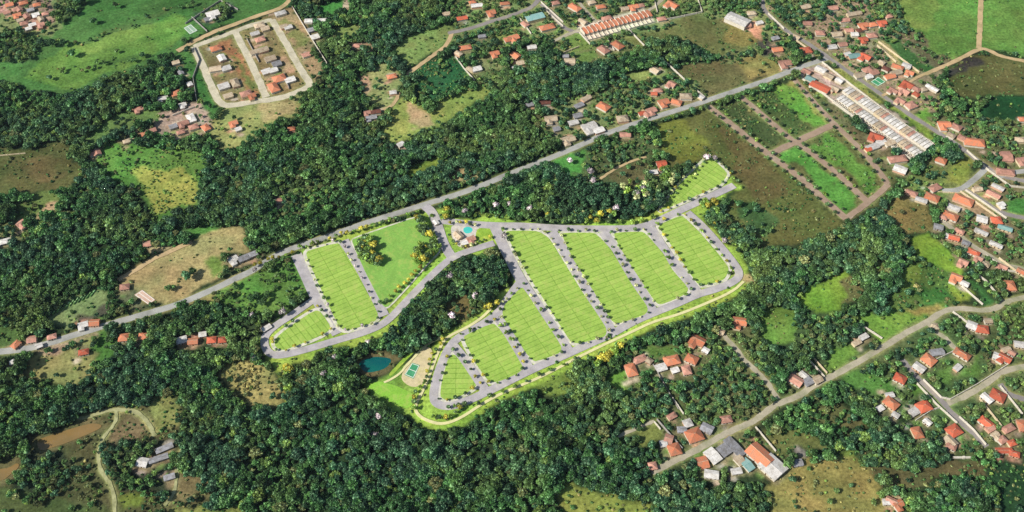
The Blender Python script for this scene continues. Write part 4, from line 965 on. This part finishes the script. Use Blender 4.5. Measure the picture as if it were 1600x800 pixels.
TONE = {'dark': 'dark green', 'deep': 'deep bluish green', 'mid': 'mid green', 'yel': 'yellowish green', 'olive': 'dull olive', 'lime': 'lime green', 'gold': 'golden yellow', 'pale': 'pale pink', 'cream': 'creamy yellow', 'street': 'dark green', 'dry': 'dry tan'}
protos = {}
def make_tree(key, cm, tm, name):
    k_ = (id(cm), name)
    if k_ not in protos:
        root = link(name, None); link('trunk', tm, root); link('crown', cm, root); protos[k_] = root; return root
    return copy_tree(protos[k_])
def sample(A, x, y):
    j = np.clip(((x-X0)/ST).round().astype(int), 0, NYX[1]-1); i = np.clip(((y-Y0)/ST).round().astype(int), 0, NYX[0]-1)
    return A[i, j]
# forest candidates on a jittered lattice
sp_ = 3.5
gx = np.arange(X0+10, X1-10, sp_); gy = np.arange(Y0+10, Y1-20, sp_*.87)
cx, cy = np.meshgrid(gx, gy); cx = cx + (np.arange(len(gy)) % 2)[:, None]*sp_/2
cx = (cx + rng.uniform(-1.6, 1.6, cx.shape)).ravel(); cy = (cy + rng.uniform(-1.6, 1.6, cy.shape)).ravel()
HARD = (TREE == 0)
dens = sample(TREE, cx, cy+5.5); hard = sample(TREE, cx, cy) <= 0.0
uu, vv = PX(cx, cy)
clump = sample(vnoise(26, 31), cx, cy); small = sample(vnoise(9, 32), cx, cy)
wild = dens > .9
gapn = sample(vnoise(17, 35), cx, cy)
keep = np.where(wild, rng.random(len(cx)) < np.where(small < .28, .5, .86)*np.where(gapn < .22, .55, 1), rng.random(len(cx)) < np.clip(dens*.8, 0, .7)) & ~hard
# crowns overhanging the lower edge of roads: keep camera-side trees one crown away
cx, cy, wild, clump, small, uu, vv = [a[keep] for a in (cx, cy, wild, clump, small, uu, vv)]
sc = np.where(wild, .36+.48*clump**1.3+rng.uniform(-.1, .28, len(cx))+(rng.random(len(cx)) < .07)*rng.uniform(.2, .6, len(cx)), rng.uniform(.28, .72, len(cx)))
kindn = sample(vnoise(55, 33), cx, cy)+rng.uniform(-.32, .32, len(cx))
# choose variant
var = np.select([kindn < .3, kindn < .48, kindn < .68, kindn < .85], [2, 0, 1, 4], 5)
rr = rng.random(len(cx)); var = np.where(rr < .06, 3, var); var = np.where((rr > .93), 6, var); var = np.where((rr > .89) & (rr <= .93), 7, var)
var = np.where(~wild & (rng.random(len(cx)) < .35), rng.integers(4, 8, len(cx)), var)
sub = inside(np.array([(600,400),(800,380),(800,450),(700,520),(600,560)]), uu, vv); var = np.where(sub & (rng.random(len(cx)) < .5), 3, var)
dk = inside(np.array([(870,280),(1000,270),(1000,350),(860,345)]), uu, vv); var = np.where(dk, 3, var)
rot = rng.uniform(0, 6.28, len(cx))
inv = (uu > 4) & (uu < 1596) & (vv > 4) & (vv < 800)
def pick(mask, n):
    ids = np.where(mask & inv)[0]; key = (vv[ids]*.9 + 120*sc[ids]); return set(ids[np.argsort(-key)][:n].tolist())
iw = pick(wild, 300); ig = pick(~wild, 300)
LM_F = [(420,660,'below the tan thicket'),(600,670,'below the lime sports lawn'),(700,700,'under the bottom curve of the promenade'),(830,640,'just below the yellow promenade'),(930,690,'left of the grassy clearing with the pale path'),(960,740,'near the lowest orange roofs'),
 (820,770,'left of the grassy opening at the bottom'),(1060,770,'right of the grassy opening at the bottom'),(330,690,'right of the arched footpath'),(340,770,'right of the brown scrub patch'),(470,730,'in the middle of the lowest wood'),(480,785,'on the bottom edge under the tan thicket'),(640,740,'in the heart of the lowest wood'),(640,790,'on the bottom edge under the sports lawn'),
 (60,620,'above the ochre muddy pond'),(200,610,'above the arched footpath'),(1130,770,'below the pink and white roofs'),(1450,775,'between the tan field and the dark green field'),(1180,770,'below the large orange roof'),(20,700,'beside the small ochre pool'),(500,600,'between tan thicket and teal pond'),(300,600,'below the row of orange roofs'),(760,760,'below the promenade near the bottom'),(560,720,'below the left end of the sports lawn')]
LM_P = [(866,265,'beside the green patch under the main road'),(925,275,'in the orchard by the thin track'),(828,325,'at the left end of the dark wood over the lawns'),(963,325,'at the right foot of the dark wood'),(1000,300,'left of the pointed lawn'),(785,320,'just under the main road above the clubhouse'),(726,330,'directly above the clubhouse'),(703,432,'in the upper middle wood under the spine street'),(750,463,'by the bare patch of the middle wood'),(706,493,'below the bare patch of the middle wood'),(575,535,'above the left end of the teal pond'),(522,560,'left of the teal pond'),(442,487,'beside the loop street shed'),(398,420,'by the first bend of the main road'),(788,368,'at the corner of the longest lawn'),(890,250,'on the green patch'),(1112,245,'at the tip of the pointed lawn'),(1132,375,'outside the eastern corner street'),(1170,480,'right of the sandy promenade corner'),(505,585,'above the left lowest wood'),(398,560,'over the tan thicket'),(1070,265,'midway along the pointed lawn')]
LM_G = [(60,780,'in the bottom left scrub'),(100,720,'below the ochre muddy pond'),(200,740,'by the winding scrubland path'),(240,735,'beside the grey roofs in the scrub'),(240,650,'inside the arched footpath'),(320,540,'around the white and red roofs under the road'),(130,580,'beside the lone red roof'),
 (1030,600,'under the leafy cluster of orange roofs'),(1060,640,'above the white shed and orange roof'),(1120,560,'along the narrow pale lane'),(1120,640,'above the lowest dirt road'),(1150,700,'around the grey roofs'),(1190,560,'right of the narrow pale lane'),(1270,660,'below the long pale dirt road'),(1260,700,'above the tan field'),(1290,550,'above the pale dirt road junction'),
 (1350,700,'above the brown field'),(1360,640,'left of the big hipped orange roof'),(1430,700,'below the red roof by the walled street'),(1400,560,'behind the walled plots'),(1500,590,'inside the bend of the pale road'),(1540,530,'around the red roof near the right edge'),(1560,650,'between the walled lanes at the right'),(1520,700,'at the end of the walled street'),(1430,450,'in the bushy meadow'),(1590,600,'at the right edge'),(1100,740,'below the lowest dirt road'),(1380,760,'beside the ruined pink roof'),(1040,520,'just under the long lawns'),(1220,500,'in the small bright clearings')]
def near(LM, u, v): return min(LM, key=lambda q: (q[0]-u)**2+((q[1]-v)*1.3)**2)[2]
def where_txt(u, v): return near(LM_F, u, v)
def garden_txt(u, v): return near(LM_G, u, v)
for ids, nm in ((iw, 'forest_tree'), (ig, 'garden_tree')):
    for i in sorted(ids):
        cm, tm, key = TV[var[i]]
        o = make_tree(key, cm, tm, nm); s = float(sc[i]); o.location = (float(cx[i]), float(cy[i]), 0); o.scale = (s, s, s*random.uniform(.9, 1.15)); o.rotation_euler = (0, 0, float(rot[i]))
        if nm == 'forest_tree': t_ = where_txt(uu[i], vv[i]); sz_ = 'tall' if s > .95 else ('low' if s < .6 else 'mid-sized'); tag(o, f'{sz_} {TONE[key]} tree {t_}', 'tree', f'{sz_} {TONE[key]} trees {t_}')
        else: t_ = garden_txt(uu[i], vv[i]); sz_ = 'small' if s > .55 else 'very small'; tag(o, f'{sz_} {TONE[key]} tree {t_}', 'tree', f'{sz_} {TONE[key]} trees {t_}')
rest = np.array([i for i in range(len(cx)) if i not in iw and i not in ig])
def scatter(name, x, y, s, r_, vi, meshes, label):
    """one object of many plants: points carrying size, turn and kind, plants set on them by nodes"""
    holders = []
    me = bpy.data.meshes.new(name); me.vertices.add(len(x))
    me.vertices.foreach_set('co', np.stack([x, y, np.zeros(len(x))], -1).astype(np.float32).ravel())
    for an, ty, dat in (('s', 'FLOAT', s.astype(np.float32)), ('r', 'FLOAT', r_.astype(np.float32)), ('k', 'INT', vi.astype(np.int32))):
        a = me.attributes.new(an, ty, 'POINT'); a.data.foreach_set('value', dat)
    o = link(name, me)
    ng = bpy.data.node_groups.new(name, 'GeometryNodeTree')
    ng.interface.new_socket('Geometry', in_out='INPUT', socket_type='NodeSocketGeometry'); ng.interface.new_socket('Geometry', in_out='OUTPUT', socket_type='NodeSocketGeometry')
    gi = ng.nodes.new('NodeGroupInput'); go = ng.nodes.new('NodeGroupOutput')
    inst = ng.nodes.new('GeometryNodeInstanceOnPoints'); g2i = ng.nodes.new('GeometryNodeGeometryToInstance')
    for ob in reversed(meshes):
        oi = ng.nodes.new('GeometryNodeObjectInfo'); oi.inputs['Object'].default_value = ob; oi.transform_space = 'ORIGINAL'
        ng.links.new(oi.outputs['Geometry'], g2i.inputs[0])
    ng.links.new(g2i.outputs[0], inst.inputs['Instance']); inst.inputs['Pick Instance'].default_value = True
    def attr(n, t):
        a = ng.nodes.new('GeometryNodeInputNamedAttribute'); a.data_type = t; a.inputs['Name'].default_value = n; return a.outputs['Attribute']
    ng.links.new(attr('k', 'INT'), inst.inputs['Instance Index'])
    cx_ = ng.nodes.new('ShaderNodeCombineXYZ'); ng.links.new(attr('r', 'FLOAT'), cx_.inputs[2]); ng.links.new(cx_.outputs[0], inst.inputs['Rotation'])
    ng.links.new(attr('s', 'FLOAT'), inst.inputs['Scale'])
    ng.links.new(gi.outputs[0], inst.inputs['Points']); ng.links.new(inst.outputs[0], go.inputs[0])
    md = o.modifiers.new('plants', 'NODES'); md.node_group = ng
    return tag(o, label, kind='stuff')
holders = []
for vi_, (cm, tm, key) in enumerate(TV):
    h_ = [o for o in COL.objects if o.data is cm]
    if not h_:
        o = make_tree(key, cm, tm, 'forest_tree'); i = int(rest[vi_*50]); o.location = (float(cx[i]), float(cy[i]), 0); tag(o, f'{TONE[key]} broadleaf tree in the wood', 'tree'); h_ = [c for c in o.children if c.data is cm]
    holders.append(h_[0])
scatter('woodland', cx[rest], cy[rest], sc[rest], rot[rest], var[rest], holders, 'dense green canopy of the farther woods, gardens and hedgerows')
print('forest', len(cx), 'rest', len(rest))

# ---- shrubs
BV = []
for key, sd_ in (('dark',41),('mid',42),('olive',43),('yel',44),('dry',45),('lime',46)):
    BV.append((crown_mesh('bush_leaves', FM[key], sd_, 1.25, .7, .75, 9, .5, 130, .28), key))
bush_roots = []
fixed_bush = []
def make_bush(cm, key, x, y, s, label, cat='shrub', group=None, name='shrub'):
    o = link(name, cm, None, (x, y, 0), random.random()*6.28); o.scale = (s, s, s*random.uniform(.8, 1.1)); tag(o, label, cat, group); return o
sp2 = 2.7
gx = np.arange(X0+10, X1-10, sp2); gy = np.arange(Y0+10, Y1-20, sp2)
bx, by = np.meshgrid(gx, gy); bx = (bx+rng.uniform(-1.3, 1.3, bx.shape)).ravel(); by = (by+rng.uniform(-1.7, 1.7, by.shape)).ravel()
SHRUB[(TREE > .9) & (SHRUB < .5)] = .5
bd = sample(SHRUB, bx, by); cl = sample(vnoise(14, 51), bx, by)
kp = (rng.random(len(bx)) < bd*np.clip((cl-.15)*1.5, .05, 1)*.8)
bx, by, bd, cl = bx[kp], by[kp], bd[kp], cl[kp]; bu, bv = PX(bx, by)
bs = rng.uniform(.3, .95, len(bx))+(rng.random(len(bx)) < .08)*rng.uniform(.2, .8, len(bx))
bk = rng.choice([0,1,2,3,4], len(bx), p=[.3,.3,.18,.17,.05]); fl = sample(TREE, bx, by) > .9; bk = np.where(fl, rng.integers(0, 2, len(bx)), bk); bs = np.where(fl, bs*1.5, bs)
dryz = inside(np.array([(340,585),(368,556),(404,560),(450,615),(430,640),(360,620)]), bu, bv) | inside(np.array([(1196,730),(1370,724),(1380,800),(1196,800)]), bu, bv) & (rng.random(len(bx)) < .5)
bk = np.where(dryz, rng.choice([4,2], len(bx)), bk); bs = np.where(dryz, bs*1.1, bs)
ylz = inside(np.array([(210,262),(310,240),(310,320),(225,330)]), bu, bv); bk = np.where(ylz, 3, bk)
brz = sample(COLR[..., 0], bx, by) > sample(COLR[..., 1], bx, by)*.93; bk = np.where(brz & (rng.random(len(bx)) < .5) & ~dryz, 2, bk)
print('shrubs', len(bx))
bh = [make_bush(cm, key, float(G(*q)[0]), float(G(*q)[1]), 1.6, lab) for (cm, key), q, lab in zip(BV, [(112,84),(1192,352),(1100,232),(258,300),(402,600),(675,338)],
      ['dark round bush alone in the bright upper meadow','green bush in the olive scrub near the lawn corner','dull olive bush in the brown scrub field','yellow green bush in the yellow thicket','dry tan bush in the tan thicket','lime bush at the subdivision entrance'])]
scatter('undergrowth', bx, by, bs, rng.uniform(0, 6.28, len(bx)), bk, bh, 'low bushes and weeds scattered over scrub, verges and gardens')

# ---- street trees round the lawn blocks (countable, each its own tree)
SM = {}
for key, sd_ in (('street',61),('gold',62),('cream',63),('pale',64),('lime',65)):
    SM[key] = (crown_mesh('crown', FM[key], sd_, 1.55, 3.0, 1.2, 12, .62, 150, .28), trunk_mesh('trunk', M['stem_dark'], 3.0, .14, .8, sd_))
QUEUE = []
def street_tree(key, x, y, s, label, group, name='street_tree'):
    QUEUE.append((key, x, y, s, label, group, name))
def place_street_tree(key, x, y, s, label, group, name):
    o = make_tree(key, SM[key][0], SM[key][1], name); o.location = (x, y, 0.2); o.scale = (s, s, s); o.rotation_euler = (0, 0, random.random()*6.28)
    tag(o, label, 'tree', group); return o
pal = [['street','cream','cream'],['street','cream','cream','street'],['street','cream','lime'],['street','lime','gold'],['gold','cream','street'],['street','lime','cream'],['street','gold','lime'],['street','street','gold'],['cream','pale','cream','street'],['gold','gold','street']]
cnt = 0
def along(P, step, closed=True):
    n = len(P); acc = 0; res = []
    for i in range(n if closed else n-1):
        a, b = P[i], P[(i+1) % n]; L = np.linalg.norm(b-a); t = (step-acc) if acc else 0
        while t < L: res.append(a+(b-a)*t/L); t += step
        acc = (L - (t-step)) % step
    return res
for k, (nm, E) in enumerate(block_edges):
    for j, p in enumerate(along(E, 8.6)):
        if random.random() < .09: continue
        p = p + rng.uniform(-.9, .9, 2); key = random.choice(pal[k]); cnt += 1
        street_tree(key, float(p[0]), float(p[1]), random.uniform(.55, 1.25), f'small {TONE[key]} tree round the {nm}', f'{TONE[key]} trees round the {nm}')
print('street trees', cnt)
def row(pts, step, keys, lab, smin=.8, smax=1.3, off=0, jit=1.2, name='street_tree'):
    P = np.array(wpts(pts)); L, Rr = ribbon_poly(P, abs(off)*2); Q = L if off > 0 else (Rr if off < 0 else P)
    for p in along(Q, step, False):
        key = random.choice(keys)
        street_tree(key, float(p[0])+random.uniform(-jit, jit), float(p[1])+random.uniform(-jit, jit), random.uniform(smin, smax), f'small {TONE[key]} tree {lab}', f'{TONE[key]} trees {lab}', name)
row([(690,340),(760,340),(850,350),(1000,350),(1030,338)], 11, ['street','lime','gold'], 'along the top street of the lawns', 1, 1.7)
row([(1100,336),(1130,365),(1162,408)], 8, ['lime','gold','street'], 'outside the eastern corner street', 1, 1.6)
row([(1036,322),(1075,285),(1108,246),(1140,270),(1160,300)], 7, ['street','lime','cream'], 'round the pointed lawn block', .7, 1.2)
row([(470,390),(530,370),(600,350),(660,332)], 6, ['gold','street','lime'], 'in the hedge between main road and lawns', .8, 1.4)
row([(400,418),(430,404),(458,398)], 6, ['gold','lime'], 'on the verge before the first lawn street', .8, 1.3)
row([(700,410),(660,450),(620,495)], 8, ['street','lime'], 'along the street below the park lawn', .8, 1.3, 5)
row([(600,480),(640,445),(672,410),(690,392)], 6, ['lime','street','gold'], 'inside the lower edge of the park lawn', .9, 1.6, 3)
row([(900,565),(850,590),(800,612),(740,640)], 12, ['street','lime'], 'beside the yellow promenade', .7, 1.2, -3)
row([(655,640),(650,625),(668,600),(680,560),(700,530)], 6, ['gold','lime','street'], 'between promenade and playground', .8, 1.4, 3)
row([(700,640),(730,632),(700,655),(675,652)], 5, ['gold','street','lime'], 'at the bottom curve of the promenade', .8, 1.4)
for a, b, t_ in (((1107,166),(1322,342),'the brown street beside the olive scrub'), ((1157,151),(1357,317),'the middle brown street'), ((1242,125),(1388,288),'the brown street by the white terraces')):
    row([a, ((a[0]+b[0])/2, (a[1]+b[1])/2+3), b], 12, ['street','street','lime'], 'along ' + t_, .8, 1.5, 4.6)
    row([a, ((a[0]+b[0])/2, (a[1]+b[1])/2+3), b], 12, ['street'], 'along ' + t_, .8, 1.5, -4.6)
row([(960,215),(1000,195),(1060,178),(1120,160),(1200,133)], 14, ['street','lime'], 'on the verge of the upper diagonal road', .9, 1.6, -5)
row([(705,352),(722,350),(750,356)], 5, ['gold','cream','street'], 'on the clubhouse terrace edge', .7, 1.2)
row([(708,380),(722,388),(745,382),(770,370)], 5, ['gold','cream','street'], 'below the clubhouse terrace', .7, 1.2)
# park shrub masses and lone flowering trees
def cluster(poly, n, keys, lab, smin, smax):
    P = np.array(wpts(poly)); lo, hi = P.min(0), P.max(0); k_ = 0
    while k_ < n:
        p = rng.uniform(lo, hi)
        if inside(P, np.array([p[0]]), np.array([p[1]]))[0]:
            key = random.choice(keys); k_ += 1
            street_tree(key, float(p[0]), float(p[1]), random.uniform(smin, smax), f'{TONE[key]} ornamental tree {lab}', f'{TONE[key]} trees {lab}', 'ornamental_tree')
cluster([(550,378),(575,368),(590,395),(598,418),(588,422),(568,410)], 40, ['lime','street','street','lime','street','lime','gold'], 'in the left shrub border of the park lawn', 1.2, 2.2)
cluster([(650,345),(664,350),(686,390),(664,412),(644,418),(645,400),(658,385)], 46, ['lime','street','street','lime','street','lime','gold'], 'in the right shrub border of the park lawn', 1.2, 2.2)
cluster([(925,570),(958,548),(970,545),(960,560),(935,580)], 16, ['lime','gold'], 'on the slope below the long lawns', 1.2, 2)
cluster([(1088,322),(1120,312),(1130,330),(1110,340)], 12, ['lime','gold','street'], 'behind the eastern corner street', 1.2, 2.2)
cluster([(442,575),(455,580),(458,625),(448,618)], 9, ['lime','gold'], 'in the strip by the tan thicket', 1.3, 2.2)
cluster([(755,470),(772,466),(778,478),(764,490),(750,488)], 9, ['gold','gold','cream'], 'at the upper end of the yellow promenade', 1.0, 1.7)
cluster([(690,330),(702,335),(700,350),(690,345)], 6, ['gold','lime'], 'at the subdivision entrance', 1.1, 2)
cluster([(962,290),(1020,262),(1075,268),(1040,300),(1000,325)], 34, ['lime','lime','street','cream'], 'in the bright thicket left of the pointed lawn', 1.3, 2.4)
cluster([(825,335),(880,345),(960,345),(960,335),(880,332)], 22, ['lime','cream','gold'], 'at the foot of the dark wood above the lawns', 1, 1.9)
for q in [(866,265),(922,268),(927,283),(828,325),(963,325),(995,303),(1005,295),(775,320),(797,318),(726,330),(703,432),(742,463),(757,465),(706,493),(575,535),(522,560),(592,650),(586,678),(442,487),(398,420),(788,368),(890,250),(1117,245),(1105,246),(1132,375),(1166,480),(1185,458),(505,585),(398,560),(393,490),(1070,265)]:
    x, y = G(*q, 6); key = 'pale'
    street_tree(key, x, y, random.uniform(1.4, 2.1), 'pale pinkish flowering tree ' + near(LM_P+LM_F, q[0], q[1]), 'pale flowering trees in the woods', 'flowering_tree')
st = [q for q in QUEUE if q[6] == 'street_tree']; st.sort(key=lambda q: -(PX(q[1], q[2])[1]*.6 + 200*q[3]))
for q in st[:298] + [q for q in QUEUE if q[6] != 'street_tree']: place_street_tree(*q)
def crown_of(key): return next(o for o in COL.objects if o.data is SM[key][0])
far = st[298:]; keys = sorted(set(q[0] for q in far))
for key in keys:
    if not [o for o in COL.objects if o.data is SM[key][0]]: place_street_tree(*next(q for q in far if q[0] == key))
scatter('street_tree_rows', np.array([q[1] for q in far]), np.array([q[2] for q in far]), np.array([q[3] for q in far]), rng.uniform(0, 6.28, len(far)), np.array([keys.index(q[0]) for q in far]), [crown_of(key) for key in keys], 'small trees lining the farther streets and verges')
# solitary trees in open fields
LONE = [((146,33),.9,0),((113,84),1.0,0),((180,8),.8,1),((293,432),1.05,2),((300,424),.8,0),((262,450),.7,0),((270,447),.6,4),((587,135),.7,0),((608,106),.8,4),((637,148),1.0,0),((660,155),.9,0),((1172,60),.5,4),((1282,90),.6,0),((182,78),.6,0),((150,95),.5,0),((208,92),.6,0),((222,85),.7,0),((290,378),.8,0),((270,374),.9,4),((1155,318),.8,0),((1265,730),.4,0),((1308,765),.5,0),((80,68),1,0),((98,68),.9,0),((62,66),.9,2)]
for i, (q, s, vi_) in enumerate(LONE):
    x, y = G(*q, 5); cm, tm, key = TV[vi_]
    o = make_tree(key, cm, tm, 'lone_tree'); o.location = (x, y, 0); o.scale = (s, s, s); o.rotation_euler = (0, 0, i)
    pl = 'in the green upper meadows' if q[1] < 100 and q[0] < 400 else ('on the dry meadow left of the lawns' if q[0] < 400 else ('in the upper clearings' if q[0] < 700 else ('in the tan field at the bottom' if q[1] > 700 else 'in the fields around the upper right suburb')))
    tag(o, f'solitary {TONE[key]} tree {pl}', 'tree', f'solitary {TONE[key]} trees {pl}')
# crop rows beside the road at left
for k in range(11):
    u0 = 76+k*6.6; v0 = 494-k*3.1
    a, b = Vector(G(u0, v0)), Vector(G(u0+9, v0-13+k*.1)); mb = MB(); d = (b-a).normalized(); n = Vector((-d.y, d.x))
    r_ = random.Random(k); pts = []
    L = (b-a).length; m = int(L/1.3)
    Vs = []; Fs = []; nn = 0
    for j in range(m):
        p = a+d*(j*1.3) ; v_ = IV*np.array([.95, .95, .8])*np.random.default_rng(k*50+j).uniform(.7, 1.3, (12, 1))+np.array([p.x-a.x, p.y-a.y, .6]); Vs.append(v_); Fs.append(IF+nn); nn += 12
    o = link('hedge_row', mesh_np('hedge_row', np.concatenate(Vs), np.concatenate(Fs), FM['mid']), None, (a.x, a.y, 0)); tag(o, f'green planted crop row, {ORD[k]} from the left in the striped plot', 'hedge', 'planted rows of the striped plot')


# ---------------------------------------------------------------- the air between camera and ground
hz = MB(); hz.box(-9900, 9900, -8900, 10300, -1.0, CAM_H+60)
hm = bpy.data.materials.new('air'); hm.use_nodes = True; hn = hm.node_tree; hn.nodes.clear()
ho = hn.nodes.new('ShaderNodeOutputMaterial'); hv = hn.nodes.new('ShaderNodeVolumePrincipled')
hv.inputs['Color'].default_value = (.66, .86, 1, 1); hv.inputs['Density'].default_value = 0.00002; hv.inputs['Anisotropy'].default_value = .2
hn.links.new(hv.outputs[0], ho.inputs['Volume'])
tag(hz.build('haze', hm), 'thin pale air over the valley', kind='stuff')
